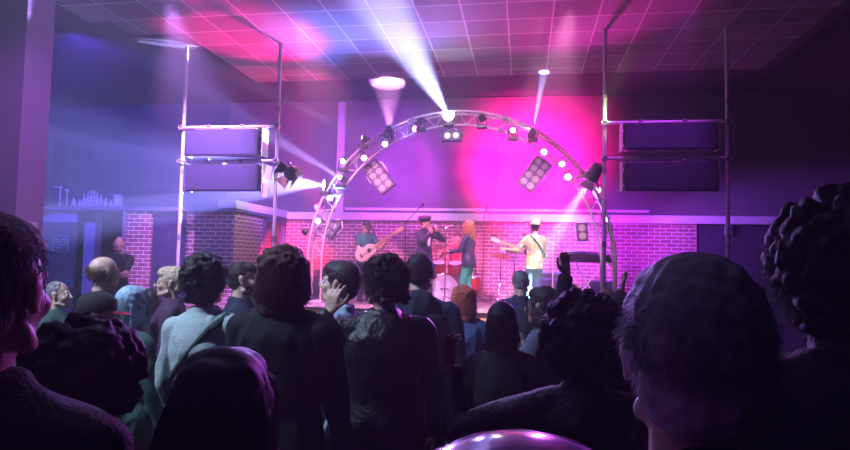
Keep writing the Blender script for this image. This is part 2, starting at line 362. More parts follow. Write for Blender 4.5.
    for key in 'LR':
        S, E, W, sp, q = A[key]
        if short_sleeve: mb.cap(S, .062*s, S+(E-S)*.62, .055*s)
        else:
            mb.cap(S, .064*s, E, .052*s); mb.cap(E, .052*s, W+(E-W)*.10, .038*s); mb.cyl(W+(E-W)*.2, W+(E-W)*.02, .041*s, .040*s)
    if collar: mb.rings([[LM @ L(.078*math.cos(a)*k, .072*math.sin(a)*k-.008, z) for a in [2*PI*j/20 for j in range(20)]] for z, k in ((1.43, 1.25), (1.475, 1.02), (1.505, .98))])
    if hood: mb.ell(LM @ L(0, -.085, 1.46), (.115*s, .055*s, .075*s)); mb.ell(LM @ L(0, -.11, 1.41), (.08*s, .04*s, .06*s))
    remesh(mb, 'jacket' if (hood or coat or not short_sleeve) else 'shirt', tm, root, .011*s, 2, fold_post(.011*s, 7, seed))
    lm = LG.get('mat') or cloth('dark_denim', (.02, .025, .05)); mb = MB()
    mb.loft([(.80*s, .17*s, .12*s, 0, -.005*s), (.9*s, .178*s, .13*s, 0, -.01*s), (1.0*s, .158*s, .118*s, 0, -.008*s)], 24)
    for key in 'LR':
        h, k, a = A['leg'+key]; mb.cap(h, .096*s, k, .068*s, 14); mb.cap(k, .068*s, a+(k-a)*.06, .056*s, 14)
    remesh(mb, 'trousers', lm, root, .014*s, 2, fold_post(.008*s, 9, seed+3))
    for key in 'LR':
        h, k, a = A['leg'+key]; mb = MB(); b = V((a.x, a.y, a.z-.085*s))
        mb.cap(b+V((0, -.03*s, .05*s)), .045*s, b+V((0, .13*s, .036*s)), .034*s); mb.cap(b+V((0, -.01*s, .09*s)), .048*s, b+V((0, .02*s, .06*s)), .046*s)
        mb.prism([(-.042*s, -.075*s), (.042*s, -.075*s), (.048*s, .06*s), (.044*s, .14*s), (.02*s, .175*s), (-.02*s, .175*s), (-.044*s, .14*s), (-.048*s, .06*s)], Matrix.Translation(b+V((0, 0, .014*s))), .027*s)
        remesh(mb, 'shoe', shoes or mat('black_leather', (.015, .014, .014), .4), root, .009*s, 2)
    if eyes:
        for q in (-1, 1):
            mb = MB().ell(HT @ V((q*.031, .080, .001)), [.0115*s]*3); ob = mb.build('eye', EYEW, root)
            MB().ell(HT @ V((q*.031, .0895, .001)), [.0045*s, .003*s, .0045*s], HT.to_3x3().normalized()).build('pupil', EYEB, ob)
    make_hair(root, HT, hair, HM[hairc], nstr, srad, hairlen, seed, .008 if vox > .008 else .0065, hair_k)
    if beard:
        mb = MB(); T = HT; e = lambda c, r: mb.ell(T @ V(c), [q*s for q in r], T.to_3x3().normalized())
        e((0, .068, -.095), (.036, .034, .030)); e((.045, .03, -.075), (.022, .04, .036)); e((-.045, .03, -.075), (.022, .04, .036)); mb.cap(T @ V((-.022, .09, -.05)), .007*s, T @ V((.022, .09, -.05)), .007*s)
        remesh(mb, 'beard', HM[beard], root, .006, 1)
    if glasses:
        mb = MB()
        for q in (-1, 1):
            mb.torus(HT @ V((q*.033, .102, .0)), HT.to_3x3() @ V((0, 1, 0)), .021*s, .002*s, 20, 6); mb.cyl(HT @ V((q*.054, .10, .004)), HT @ V((q*.082, -.005, .008)), .0018*s, seg=6)
        mb.cyl(HT @ V((-.012, .104, .002)), HT @ V((.012, .104, .002)), .0018*s, seg=6); mb.build('glasses', mat('glasses_frame', (.02, .02, .02), .3), root)
    root['ht'] = [c for row in HT for c in row]
    A['HT'] = HT; A['LM'] = LM; A['root'] = root; A['s'] = s
    Wm = Matrix.Translation(V(loc)) @ Matrix.Rotation(R(face), 4, 'Z'); A['W'] = Wm
    PEOPLE.append(A); return A
def cap_hat(A, m, brim_m, style='cap'):
    T, s, root = A['HT'] @ Matrix.Scale(1.0 if style == 'cap' else 1.12, 4), A['s'], A['root']
    def ring(z, rx, ry, cy, n=28): return [T @ V((rx*math.cos(2*PI*j/n), cy+ry*math.sin(2*PI*j/n), z)) for j in range(n)]
    mb = MB()
    if style == 'cap':
        mb.rings([ring(.028, .088, .104, -.014), ring(.06, .088, .104, -.014), ring(.095, .078, .094, -.016), ring(.120, .055, .068, -.018), ring(.131, .02, .025, -.02)]); o = mb.build('cap', m, root)
        mb = MB(); pts = [(.075*math.cos(a), .075+.085*max(0, math.sin(a))) for a in [PI*k/14 for k in range(15)]]+[(-.06, .06), (.06, .06)]
        mb.prism(pts, T @ Matrix.Translation((0, 0, .032)) @ Matrix.Rotation(R(-10), 4, 'X'), .005); mb.build('cap_brim', brim_m, o)
    elif style == 'beret':
        T2 = T @ Matrix.Rotation(R(12), 4, 'Y')
        mb.rings([[T2 @ V((rx*math.cos(2*PI*j/28), cy+ry*math.sin(2*PI*j/28), z)) for j in range(28)] for z, rx, ry, cy in ((.045, .085, .100, -.012), (.06, .092, .108, -.012), (.075, .120, .130, -.02), (.10, .122, .132, -.025), (.125, .09, .10, -.025), (.135, .02, .02, -.02))])
        mb.cyl(T2 @ V((0, -.02, .13)), T2 @ V((0, -.02, .15)), .004); mb.build('beret', m, root, bevel=.004)
    else:
        mb.rings([ring(.045, .086, .102, -.012), ring(.10, .083, .098, -.012), ring(.145, .074, .088, -.012), ring(.155, .06, .07, -.012), ring(.146, .02, .03, -.012)]); o = mb.build('hat', m, root)
        mb = MB(); mb.rings([ring(.056, .088, .104, -.012), ring(.050, .125, .145, -.012), ring(.062, .148, .170, -.012), ring(.057, .148, .170, -.012), ring(.044, .125, .145, -.012), ring(.050, .086, .1, -.012)], False); mb.build('hat_brim', m, o)
        mb = MB(); mb.rings([ring(.060, .0885, .1045, -.012), ring(.082, .0875, .1035, -.012)], False); mb.build('hat_band', brim_m, o)
# ------------------------------------------------------------------ the room
CZ, YB = 5.27, 13.6
W = SC.world = bpy.data.worlds.new('world'); W.use_nodes = True; wn = W.node_tree; wn.nodes['Background'].inputs[0].default_value = (.1, .04, .3, 1); wn.nodes['Background'].inputs[1].default_value = 0
vs = wn.nodes.new('ShaderNodeVolumeScatter'); vs.inputs['Color'].default_value = (.95, .93, 1, 1); vs.inputs['Density'].default_value = HAZE; vs.inputs['Anisotropy'].default_value = .1
wn.links.new(vs.outputs[0], wn.nodes['World Output'].inputs['Volume'])
mb_floor = MB().bx(-12, 9, -6, 14, -.15, 0); struct(mb_floor.build('floor', mat('dark_floorboards', (.035, .03, .035), .35, bump=.2, bscale=8), smooth=False))
tile = grid_mat('ceiling_tiles', (.22, .20, .23), (.38, .35, .38), (.70, .68, .72), .665, .61, .013, 0, .9, 'xy', (.96-.665*0+.0+13.3, -8.56+12.2), .3)
plain = mat('dark_plaster', (.07, .065, .10), .9, bump=.2, bscale=20); navy = mat('navy_wall_paint', (.055, .055, .15), .85, bump=.15, bscale=12)
ml = MB()
steps = [(-6, -6.9), (8.56-.61, -6.9), (8.56, -6.55), (9.17, -5.9), (9.78, -5.62), (10.39, -5.62), (11.0, -5.62), (11.61, -5.62), (12.0, None)]
for (y0, x0), (y1, _) in zip(steps, steps[1:]): ml.bx(x0, 4.35, y0, y1, CZ, CZ+.03)
struct(ml.build('ceiling', tile, smooth=False))
c2 = MB().bx(-12, 9, -6, 14, CZ+.031, CZ+.2); struct(c2.build('ceiling_margin', plain, smooth=False))
# right side: ceiling drops towards the wall
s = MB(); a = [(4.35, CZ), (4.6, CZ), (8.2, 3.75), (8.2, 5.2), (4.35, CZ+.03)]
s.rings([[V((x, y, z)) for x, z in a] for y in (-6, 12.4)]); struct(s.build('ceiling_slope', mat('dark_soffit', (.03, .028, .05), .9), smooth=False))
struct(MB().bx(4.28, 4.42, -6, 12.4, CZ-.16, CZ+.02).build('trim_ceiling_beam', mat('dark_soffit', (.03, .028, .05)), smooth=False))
wallp = mat('stage_wall_paint', (.17, .12, .17), .85, bump=.12, bscale=15)
struct(MB().bx(-7.05, 8.3, YB, YB+.2, 2.5, CZ).build('wall_back', wallp, smooth=False))
struct(MB().bx(-12, -7.05, YB, YB+.2, 0, CZ).build('wall_back_left', navy, smooth=False))
struct(MB().bx(-12, -11.8, -6, YB, 0, CZ).build('wall_left', navy, smooth=False))
struct(MB().bx(8.2, 8.4, -6, YB, 0, CZ).build('wall_right', mat('dark_side_paint', (.05, .04, .07), .9), smooth=False))
struct(MB().bx(-12, 8.4, -6.2, -6, 0, CZ).build('wall_front', navy, smooth=False))
brick = grid_mat('red_brick', (.42, .14, .14), (.24, .085, .11), (.90, .80, .86), .232, .079, .008, .5, .85, 'xz', (0, 0), .5)
brick2 = grid_mat('shaded_brick', (.22, .075, .07), (.12, .05, .06), (.28, .2, .24), .232, .079, .007, .5, .9, 'xz', (0, 0), .5)  # darker copy of the brick, alcove shade put into its colour
struct(MB().bx(-5.5, 3.55, YB-.06, YB+.14, 0, 2.5).build('wall_brick', brick, smooth=False))
struct(MB().bx(3.55, 8.3, YB-.02, YB+.14, 0, 2.5).build('wall_lower_right', mat('dark_side_paint'), smooth=False))
white = mat('white_gloss_trim', (.88, .86, .90), .5)
struct(MB().bx(-5.5, 8.2, YB-.16, YB+.02, 2.47, 2.64).build('trim_ledge', white, smooth=False, bevel=.01))
struct(MB().bx(-4.10, 2.6, YB-.05, YB+.01, 2.70, 2.76).build('trim_ledge_bead', white, smooth=False, bevel=.008))
struct(MB().bx(-4.32, -4.15, YB-.08, YB+.01, 2.64, 5.22).build('trim_upright', white, smooth=False, bevel=.008))
# brick pier with the alcove, left of the stage
X0 = -5.52
struct(MB().bx(-6.52, X0, 11, 11.25, 0, 2.5).build('wall_pier_front', brick, smooth=False))
struct(MB().bx(X0-.22, X0, 11.25, 12.35, 0, 2.5).build('wall_pier_side', brick, smooth=False))
dk = mat('navy_door_paint', (.05, .05, .11), .5)
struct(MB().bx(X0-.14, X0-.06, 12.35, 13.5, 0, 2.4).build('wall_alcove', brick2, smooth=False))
fr = struct(MB().bx(X0-.1, X0+.03, 12.33, 12.43, 0, 2.42).bx(X0-.1, X0+.03, 13.42, 13.52, 0, 2.42).bx(X0-.1, X0+.03, 12.33, 13.52, 2.36, 2.46).build('trim_alcove', mat('blue_grey_paint', (.14, .14, .34), .6), smooth=False, bevel=.006))
struct(MB().bx(X0-.30, X0+.08, 10.9, YB, 2.5, 2.66).build('trim_pier_coping', white, smooth=False, bevel=.01))
struct(MB().bx(-12, X0+.07, 10.92, 13.5, 2.44, 2.52).build('trim_bar_roof', mat('slate_paint', (.11, .12, .2), .8), smooth=False))
bb = mat('pale_blue_paint', (.30, .36, .52), .7)
struct(MB().bx(-12, -9.42, 11.05, 11.2, 0, 2.46).build('wall_bar_left', bb, smooth=False))
struct(MB().bx(-8.88, -8.48, 11.0, 11.2, 0, 2.46).bx(-9.5, -8.48, 11.0, 11.2, 2.2, 2.46).build('wall_door_surround', bb, smooth=False))
x0, x1 = P(125, 250, 11).x, P(150, 250, 11).x
struct(MB().bx(x0, x1, 10.98, 11.2, 0, 2.46).build('wall_brick_strip', brick, smooth=False))
struct(MB().bx(x0-.04, x0, 10.94, 11.2, 0, 2.46).build('trim_doorway', bb, smooth=False))
d = struct(MB().bx(x1, -6.52, 11.06, 11.14, 0, 2.4).build('door_2', dk, smooth=False))
m = MB()
for k in range(2):
    for z in (.3, 1.3): m.bx(x1+.08+k*.36, x1+.38+k*.36, 11.04, 11.062, z, z+.8)
m.build('door_panel', dk, d, bevel=.01)
MB().cyl((-6.62, 11.05, 1.05), (-6.62, 10.98, 1.05), .012).cyl((-6.62, 10.98, 1.05), (-6.74, 10.98, 1.05), .01).build('door_handle', STEEL, d)
struct(MB().bx(-8.5, x0-.03, 12.2, 12.3, 0, 2.46).build('wall_passage', mat('passage_paint', (.03, .025, .06), .8), smooth=False))
xa, xb = P(50, 260, 11).x, P(83, 260, 11).x
d = struct(MB().bx(xa-.4, xb, 11.0, 11.06, .02, 2.2).build('door_1', dk, smooth=False, bevel=.004))
sg = MB(); cx, cz = P(61, 244, 11).x, P(61, 244, 11).z; w = .16
teal = mat('teal_sign_print', (.1, .45, .5), .6, emit=(.1, .5, .6), es=0)
for q in (-1, 1): sg.bx(cx+q*w-.008, cx+q*w+.008, 10.985, 11.0, cz-w, cz+w); sg.bx(cx-w, cx+w, 10.985, 11.0, cz+q*w-.008, cz+q*w+.008)
for r_, row in enumerate(('1011', '1101', '0111', '1110')):
    for c_, ch in enumerate(row):
        if ch == '1': sg.bx(cx-.11+c_*.06, cx-.07+c_*.06, 10.985, 11.0, cz+.08-r_*.055, cz+.11-r_*.055)
sg.build('door_sign', teal, d, smooth=False)
pz = P(66, 284, 11); sg = MB()
for q in (-1, 1): sg.bx(pz.x+q*.14-.006, pz.x+q*.14+.006, 10.985, 11.0, pz.z-.06, pz.z+.06); sg.bx(pz.x-.14, pz.x+.14, 10.985, 11.0, pz.z+q*.06-.006, pz.z+q*.06+.006)
sg.build('push_plate', teal, d, smooth=False)
# pillar
struct(MB().bx(-6.95, -6.28, 6.70, 7.15, 0, CZ).build('wall_pillar', mat('lilac_paint', (.38, .24, .42), .8, bump=.1, bscale=10), smooth=False))
pp = P(38, 231, 6.9); n = MB().bx(-6.28, -6.265, 6.80, 7.04, pp.z-.13, pp.z+.12)
n = n.build('wall_notice', mat('notice_paper', (.7, .7, .72), .7), smooth=False); tag(n, 'small white notice pinned to the lilac pillar', 'notice')
MB().bx(-6.266, -6.260, 6.82, 7.02, pp.z-.11, pp.z+.02).build('print_block', mat('notice_print', (.25, .22, .3), .7), n, smooth=False)
# things left on the roof of the bar
wire = mat('white_enamel_wire', (.75, .75, .8), .4)
for i, (px, bot) in enumerate(((60, 198), (67, 198))):
    p = P(px, bot, 11.2); p.z = 2.52; t = thing('coat_hook_stand', 'thin white bent metal stand on the bar roof, %s' % ('closer to the lilac pillar' if i == 0 else 'farther from the lilac pillar'), 'metal stand', p)
    h = .42-.06*i
    MB().tube([(0, 0, .012), (.0, 0, h-.05), (-.03, 0, h-.01), (-.16 if i == 0 else -.06, 0, h)], .011).build('pole', wire, t)
    MB().lathe((-.05, 0, 0), (0, 0, 1), [(0, .10), (.012, .09), (.02, .02)], 20).build('base', wire, t); MB().ell((0, 0, h-.02), (.028,)*3).build('knob', wire, t)
bt = None
gl = mat('pale_bottle_glass', (.5, .55, .7), .12, 0, spec=.8)
WHERE = ['beside the white metal stands', 'in the gap before the bottle row', 'at the start of the bottle row', 'second in the bottle row', 'third in the bottle row', 'in the middle of the bottle row', 'third from the end of the bottle row', 'at the end of the bottle row', 'short of the white bucket', 'next to the white bucket']
for i, (px, hh) in enumerate(((74, .24), (80, .20), (84, .30), (88, .38), (91, .36), (94, .38), (97, .34), (101, .30), (106, .22), (111, .18))):
    p = P(px, 200, 11.35+.1*(i % 2)); p.z = 2.52
    o = thing('bottle', 'pale glass bottle on the bar roof, '+WHERE[i], 'bottle', p, group='bottles on the bar roof')
    if bt is None:
        bt = (MB().lathe((0, 0, 0), (0, 0, 1), [(0, .036), (.01, .04), (.19, .04), (.25, .016), (.31, .015)], 14).build('bottle_body', gl, o), MB().cyl((0, 0, .305), (0, 0, .335), .018).build('bottle_cap', STEEL, o))
    else:
        for c in bt: k = c.copy(); COL.objects.link(k); k.parent = o
    o.scale = (1, 1, hh/.335)
p = P(118.5, 200, 11.15); p.z = 2.52; t = thing('bucket', 'white plastic bucket with a wire handle standing on the bar roof', 'bucket', p)
MB().lathe((0, 0, 0), (0, 0, 1), [(0, .08), (.02, .085), (.24, .105), (.255, .11), (.255, .10), (.03, .08)], 20).build('pail', mat('white_plastic', (.55, .52, .62), .5), t)
MB().torus((0, 0, .24), (0, 1, 0), .105, .005, 16, 6, PI, (1, 0, 0)).build('handle', wire, t)
# stage
ST = .75; blk = mat('black_stage_paint', (.06, .05, .07), .45, bump=.2, bscale=30)
xs0, xs1 = -4.75, 2.4
st = MB().bx(xs0, xs1, 11.0, 13.5, ST-.10, ST).build('stage', None, smooth=False); st.data.materials.append(mat('stage_deck', (.22, .17, .24), .35, bump=.15, bscale=14))
tag(st, 'low black stage platform running along the brick wall', 'stage'); 
MB().bx(xs0+.02, xs1-.02, 11.03, 11.06, 0, ST-.1).build('fascia', mat('cream_fascia', (.85, .72, .3), .6, var=.2, bscale=4), st, smooth=False)
MB().bx(xs0-.01, xs1+.01, 10.97, 11.0, ST-.07, ST+.005).build('edge_strip', mat('pale_edge', (.7, .62, .7), .5), st, smooth=False)
# scaffold frames on either side, floor to ceiling
tubem = mat('galvanised_tube', (.72, .72, .76), .45, .15); clampm = mat('clamp_steel', (.35, .35, .4), .45, .3)
def frame(name, xa, xb, zs, lab):
    t = thing('scaffold_frame', lab, 'scaffold frame', ((xa+xb)/2, 9.8, 0)); h = (xb-xa)/2
    for q in (-1, 1):
        o = MB().cyl((q*h, 0, .01), (q*h, 0, CZ-.004), .03, seg=14).build('post', tubem, t)
        for z in (1.9, 3.05, 4.1): MB().cyl((q*h, 0, z-.045), (q*h, 0, z+.045), .036, seg=14).build('joint_sleeve', clampm, o)
        MB().box((q*h, 0, .006), (.16, .16, .012)).build('base_plate', clampm, o)
    for z in zs:
        MB().cyl((-h-.06, -.055, z), (h+.06, -.055, z), .026, seg=12).build('crossbar', tubem, t)
        for x in (-h, -h*.42, h*.30, h):
            MB().box((x, -.045, z), (.07, .09, .075)).cyl((x-.03, -.1, z+.02), (x+.03, -.1, z+.02), .012, seg=8).build('clamp', clampm, t)
    return t
zL = (P(230, 127, 9.75).z, P(230, 161, 9.75).z); zR = (P(665, 122, 9.75).z, P(665, 158, 9.75).z)
fL = frame('l', -5.93, -4.19, zL, 'tall galvanised pole frame left of the stage, lit blue and white')
fR = frame('r', 1.21, 3.01, zR, 'tall galvanised pole frame right of the stage, lit pink and violet')
spk = mat('dark_speaker_paint', (.02, .02, .05), .6, bump=.2, bscale=200); spg = mat('speaker_grille', (.028, .028, .07), .5, bump=.6, bscale=400)
def cabinet(px0, px1, py0, py1, lab, flip):
    Y = 9.8; a, b = P(px0, py0, Y), P(px1, py1, Y); w, h = b.x-a.x, a.z-b.z
    t = thing('line_speaker', lab, 'speaker', ((a.x+b.x)/2, Y, b.z)); s = MB(); D = .42
    pts = [(-D/2+.0, 0), (D/2, .05), (D/2, h-.05), (-D/2, h)]
    s.rings([[V((x, y, z)) for y, z in pts] for x in (-w/2, w/2)]); s.build('cabinet', spk, t, smooth=False, bevel=.012)
    MB().bx(-w/2+.03, w/2-.03, -D/2-.012, -D/2, .03, h-.03).build('grille', spg, t, smooth=False, bevel=.004)
    for q in (-1, 1):
        m_ = wire if q == flip else clampm
        MB().bx(q*(w/2+.045)-.006, q*(w/2+.045)+.006, -.12, .12, .02, h+.03).bx(q*(w/2+.012), q*(w/2+.05), -.1, -.04, h*.2, h*.26).bx(q*(w/2+.012), q*(w/2+.05), -.1, -.04, h*.75, h*.81).build('side_bracket', m_, t, smooth=False)
    MB().bx(-w/2+.1, -w/2+.6, -.06, .06, h, h+.045).bx(w/2-.6, w/2-.1, -.06, .06, h, h+.045).build('rigging_bar', clampm, t, smooth=False)
cabinet(192, 262, 132, 158, 'dark rectangular speaker hung between the two crossbars of the left pole frame', 1)
cabinet(192, 262, 166, 193, 'dark rectangular speaker hung below the lower crossbar of the left pole frame', 1)
cabinet(624, 714, 126, 152, 'dark rectangular speaker hung between the two crossbars of the right pole frame', -1)
cabinet(624, 714, 164, 193, 'dark rectangular speaker hung below the lower crossbar of the right pole frame', -1)
# handrail by the right end of the stage
t = thing('metal_barrier', 'bent tubular metal handrail standing right of the stage', 'handrail', (P(786, 300, 8.2).x, 8.2, 0))
MB().tube([(-.75, 0, .02), (-.75, 0, 1.15), (-.7, 0, 1.2), (.5, 0, 1.2), (.5, 0, 1.1), (.22, 0, .55), (.24, 0, .5), (.55, 0, .5)], .022).build('rail', tubem, t)
MB().tube([(-.75, 0, .55), (.2, 0, .55)], .016).cyl((-.2, 0, 1.2), (-.2, 0, 1.3), .012).build('crossbar', tubem, t); MB().tube([(.53, 0, .5), (.53, 0, .02)], .02).build('leg', tubem, t)
p = P(729, 229, 13.5); t = tag(MB().bx(p.x-.07, p.x+.07, 13.48, 13.57, p.z-.12, p.z+.12).bx(p.x-.02, p.x+.02, 13.44, 13.48, p.z-.05, p.z+.2).build('wall_switch_box', mat('grey_plastic', (.3, .3, .4), .5), bevel=.01), 'small grey box fixed to the dark wall beside the right pole frame', 'wall box')
# ------------------------------------------------------------------ lights
def hot(name, c, e): return mat('lens_'+name, (.05, .05, .05), .2, emit=c, es=e)
casem = mat('fixture_black', (.03, .03, .035), .4)
def spotlight(pos, target, c, power, deg, blend=.25, size=.04, par=None):
    ld = bpy.data.lights.new('beam', 'SPOT'); ld.energy = power; ld.color = c; ld.spot_size = R(deg); ld.spot_blend = blend; ld.shadow_soft_size = size
    o = bpy.data.objects.new('beam_lamp', ld); COL.objects.link(o); d = (V(target)-V(pos)).normalized(); o.location = V(pos)+d*.02
    o.rotation_euler = d.to_track_quat('-Z', 'Y').to_euler(); return o
def moving_head(pos, target, lab, lens, power=0, c=(1, 1, 1), deg=8, hang=V((0, 0, 1)), r=.055, size=.04, blend=.25):
    pos = V(pos); d = (V(target)-pos).normalized(); t = thing('moving_head_light', lab, 'stage light', pos, group=None); Q = aim(d); inv = Q
    h = MB(); b = -.12*d
    h.lathe(V((0, 0, 0))-d*.13, d, [(0, .035), (.01, .055), (.07, .07), (.09, .062), (.13, r+.012), (.155, r+.012), (.155, r), (.145, r)], 20, False).lathe(V((0, 0, 0))-d*.13, d, [(0, .035), (.001, .0)], 20)
    h.build('lamp_head', casem, t); MB().lathe((0, 0, 0), d, [(.018, r*.99), (.024, r*.6), (.026, .001)], 20).build('lens', lens, t)
    side = d.cross(hang); side = side.normalized() if side.length > .1 else V((1, 0, 0)); m = MB()
    m.tube([side*.085-d*.05, side*.09+hang*-.10, side*.05+hang*-.14, -side*.05+hang*-.14, -side*.09+hang*-.10, -side*.085-d*.05], .012, 6)
    m.build('yoke', casem, t); MB().box(hang*-.165, (.18, .15, .07)).build('base', casem, t, bevel=.01)
    if power: spotlight(pos+d*.03, target, c, power, deg, blend, size)
    return t
def par_can(pos, target, lab, lens, power=0, c=(1, 1, 1), deg=30, r=.062, L=.11):
    pos = V(pos); d = (V(target)-pos).normalized(); t = thing('par_light', lab, 'stage light', pos)
    MB().lathe(-d*L, d, [(0, .02), (.004, r*.7), (.03, r*.9), (L, r), (L+.012, r), (L+.012, r*.86), (L-.01, r*.86)], 18, False).lathe(-d*L, d, [(0, .02), (.001, 0)], 18).build('can', casem, t)
    MB().lathe((0, 0, 0), d, [(-.004, r*.87), (.006, r*.5), (.008, .001)], 18).build('lens', lens, t)
    side = d.cross(V((0, 0, 1))); side = side.normalized() if side.length > .1 else V((1, 0, 0))
    MB().tube([side*(r+.01)-d*L*.5, side*(r+.01)+V((0, .02, .09)), V((0, .02, .12)), -side*(r+.01)+V((0, .02, .09)), -side*(r+.01)-d*L*.5], .006, 6).build('yoke', casem, t)
    if power: spotlight(pos+d*.02, target, c, power, deg, .4, .04)
    return t
# truss arch
AX, AY, AZ, RO, RI = -1.25, 11.3, 1.54, 2.83, 2.60
ta = thing('truss_arch', 'silver lattice truss bent into a round arch over the stage', 'truss arch', (AX, AY, ST)); alum = mat('bright_aluminium', (.82, .80, .84), .4, .2)
def arch_pts(r, dy, n=56):
    z0 = ST+.03-AZ; o = V((0, 0, AZ-ST)); pts = [V((-r, dy, z0))]+[V((-r*math.cos(PI*k/n), dy, r*math.sin(PI*k/n))) for k in range(n+1)]+[V((r, dy, z0))]
    return [p+o for p in pts]
for r, dy in ((RO, -.14), (RO, .14), (RI, 0)): MB().tube(arch_pts(r, dy), .021, 8).build('chord', alum, ta)
for (r1, d1), (r2, d2) in (((RO, -.14), (RO, .14)), ((RO, -.14), (RI, 0)), ((RO, .14), (RI, 0))):
    A1, A2 = arch_pts(r1, d1, 56)[1:-1], arch_pts(r2, d2, 56)[1:-1]; m = MB()
    for k in range(0, 56, 2): m.cyl(A1[k], A2[k+1], .007, seg=6); m.cyl(A2[k+1], A1[min(k+2, 56)], .007, seg=6)
    m.build('lacing', alum, ta)
for q in (-1, 1): MB().box((q*(RO-.1), 0, .015), (.45, .45, .03)).build('base_plate', alum, ta, bevel=.006)
for a in (36, 72, 108, 144):
    rs = V((math.cos(R(a)), 0, math.sin(R(a))))
    for r, dy in ((RO, -.14), (RO, .14), (RI, 0)): p = rs*r+V((0, dy, AZ-ST)); tg = V((-math.sin(R(a)), 0, math.cos(R(a)))); MB().cyl(p-tg*.05, p+tg*.05, .034, seg=10).build('coupler', clampm, ta)
WH, VI, PK, CY, RD, AM = (.42, .46, 1), (.45, .25, 1), (1, .05, .55), (.3, .9, 1), (1, .03, .15), (1, .75, .35)
A = lambda px, py, dy=-.12: P(px, py, AY+dy)
UP = V((0, 0, -1)); DN = V((0, 0, 1))
hw = hot('white_hot', (.8, .88, 1), 220); hb = hot('white', (.85, .88, 1), 14); hv = hot('violet', (.75, .55, 1), 12); hp = hot('pink', (1, .4, .85), 12); hr = hot('red', (1, .12, .3), 7); hc = hot('cyan', (.35, .9, 1), 9); off = mat('lens_off', (.05, .05, .08), .1)
hgreen = hot('pale_green', (.6, 1, .75), 30)
# outer row of moving heads
moving_head(A(449, 116), PZ(290, -150, CZ), 'dazzling white moving light at the crown of the arch', hw, BEAM*8, WH, 14, DN, .10, .03, .8)
moving_head(A(325, 185), (-9.3, 7.9, 2.9), 'dazzling white moving light on the left shoulder of the arch, beaming left', hw, BEAM*3.0, (.30, .28, 1), 36, DN, .095, .03, .3)
moving_head(A(533, 131), PZ(544, 72, CZ), 'moving light right of the crown throwing a thin beam straight up', hw, BEAM*5, WH, 7, DN, .045, .02, .15)
moving_head(A(363, 138), PZ(176, 46, CZ), 'moving light left of the crown throwing a thin pale beam left', hot('warm', (1, .8, .6), 50), BEAM*.8, (.6, .5, 1), 6, DN, .045)
moving_head(A(389, 129), PZ(388, 83, CZ), 'purple moving light on the arch below the pale ceiling disc', hot('magenta', (1, .5, 1), 30), BEAM*.6, (1, .35, .85), 24, DN, .05, .04, .1)
moving_head(A(343, 161), (-3.2, 2, .5), 'cyan moving light on the arch in front of the white wall upright', hc, 0, CY, 20, DN, .05)
moving_head(A(421, 121), (-3.2, 2, .0), 'unlit moving light on the arch just left of the crown', off, 0, hang=DN)
moving_head(A(482, 118), (1.2, 2, .0), 'unlit moving light on the arch just right of the crown', off, 0, hang=DN)
moving_head(A(341, 178), PX(46, 2, -6.28), 'white moving light on the arch aimed up at the lilac pillar', hb, BEAM*2.4, (.45, .34, 1), 9, DN, .05)
# colour washes on the ceiling and walls come from heads on the truss
moving_head(A(513, 130), (-.3, 3, 1.4), 'pink moving light right of the crown of the arch', hp, 0, PK, 60, DN, .05)
pars = [(305, 232, hr, 'red par light lowest on the left leg of the arch'), (317, 207, hr, 'red par light second lowest on the left leg of the arch'), (318, 221, hb, 'white par light between the two red ones'),
        (330, 198, hb, 'white par light under the dazzling left shoulder light'), (364, 158, hb, 'white par light above the left eight-lamp blinder'), (385, 144, hb, 'white par light on the inner rim left of the crown'),
        (415, 129, hp, 'small pink par light on the inner rim near the crown'), (544, 152, hb, 'white par light above the right eight-lamp blinder'), (562, 164, hv, 'violet par light on the right shoulder of the arch'), (568, 177, hb, 'white par light low on the right shoulder of the arch'),
        (598, 190, hp, 'pale pink par light level with the green floodlight'), (606, 219, hp, 'pale pink par light low on the right leg of the arch')]
aims = {0: ((-4.9, 12.6, 1.6), RD, 2500), 3: ((-2, 3, 1), WH, 0), 8: ((.6, 13.5, 1.6), (.5, .15, 1), 3500), 9: ((3.5, 12.5, 2), (.35, .08, 1), 3500), 10: ((2.5, 4, 1), VI, 0), 1: ((-4.6, 11.9, 4), RD, 1300), 6: ((-1.2, 12.5, 1.5), PK, 3000)}
for i, (px, py, lm_, lab) in enumerate(pars):
    tg, c, pw = aims.get(i, ((-1, 3, 1), WH, 0)); p = P(px, py, AY-.06); par_can(p, tg if (pw == 0 or True) and i in (0, 3, 10) else (p.x*.4, 2, .6), lab, lm_, 0)
    if pw: spotlight(p+V((0, -.05, -.02)) if tg[1] < 8 else p+V((0, .16, -.05)), tg, c, pw*PARS, 60, .6, .06)
# blinders
def blinder(px, py, Y, cols, rows, ang, lab, lit, lampm, pitch=.15, tilt=0):
    p = P(px, py, Y); rot = Euler((R(tilt), R(ang), 0)); t = thing('blinder_light', lab, 'stage light', p, rot=rot); w, h = cols*pitch+.05, rows*pitch+.05
    MB().box((0, 0, 0), (w, .12, h)).build('housing', mat('blinder_grey', (.12, .12, .17), .5), t, bevel=.012)
    for i in range(cols):
        for j in range(rows):
            c = V(((i-(cols-1)/2)*pitch, -.062, (j-(rows-1)/2)*pitch)); o = MB().torus(c, (0, 1, 0), .055, .007, 20, 6).build('lamp_ring', alum, t)
            MB().lathe(c+V((0, .0, 0)), (0, -1, 0), [(-.01, .05), (.006, .035), (.01, .001)], 18).build('lamp', lampm, o)
    MB().tube([(-w/2-.03, 0, 0), (-w/2-.03, .1, h*.35), (0, .14, h*.5+.08), (w/2+.03, .1, h*.35), (w/2+.03, 0, 0)], .012, 6).build('bracket', alum, t)
dimlamp = mat('reflector_lamp', (.5, .47, .55), .4, emit=(.95, .75, 1), es=.12); warm = hot('amber', (1, .62, .2), 3.0)
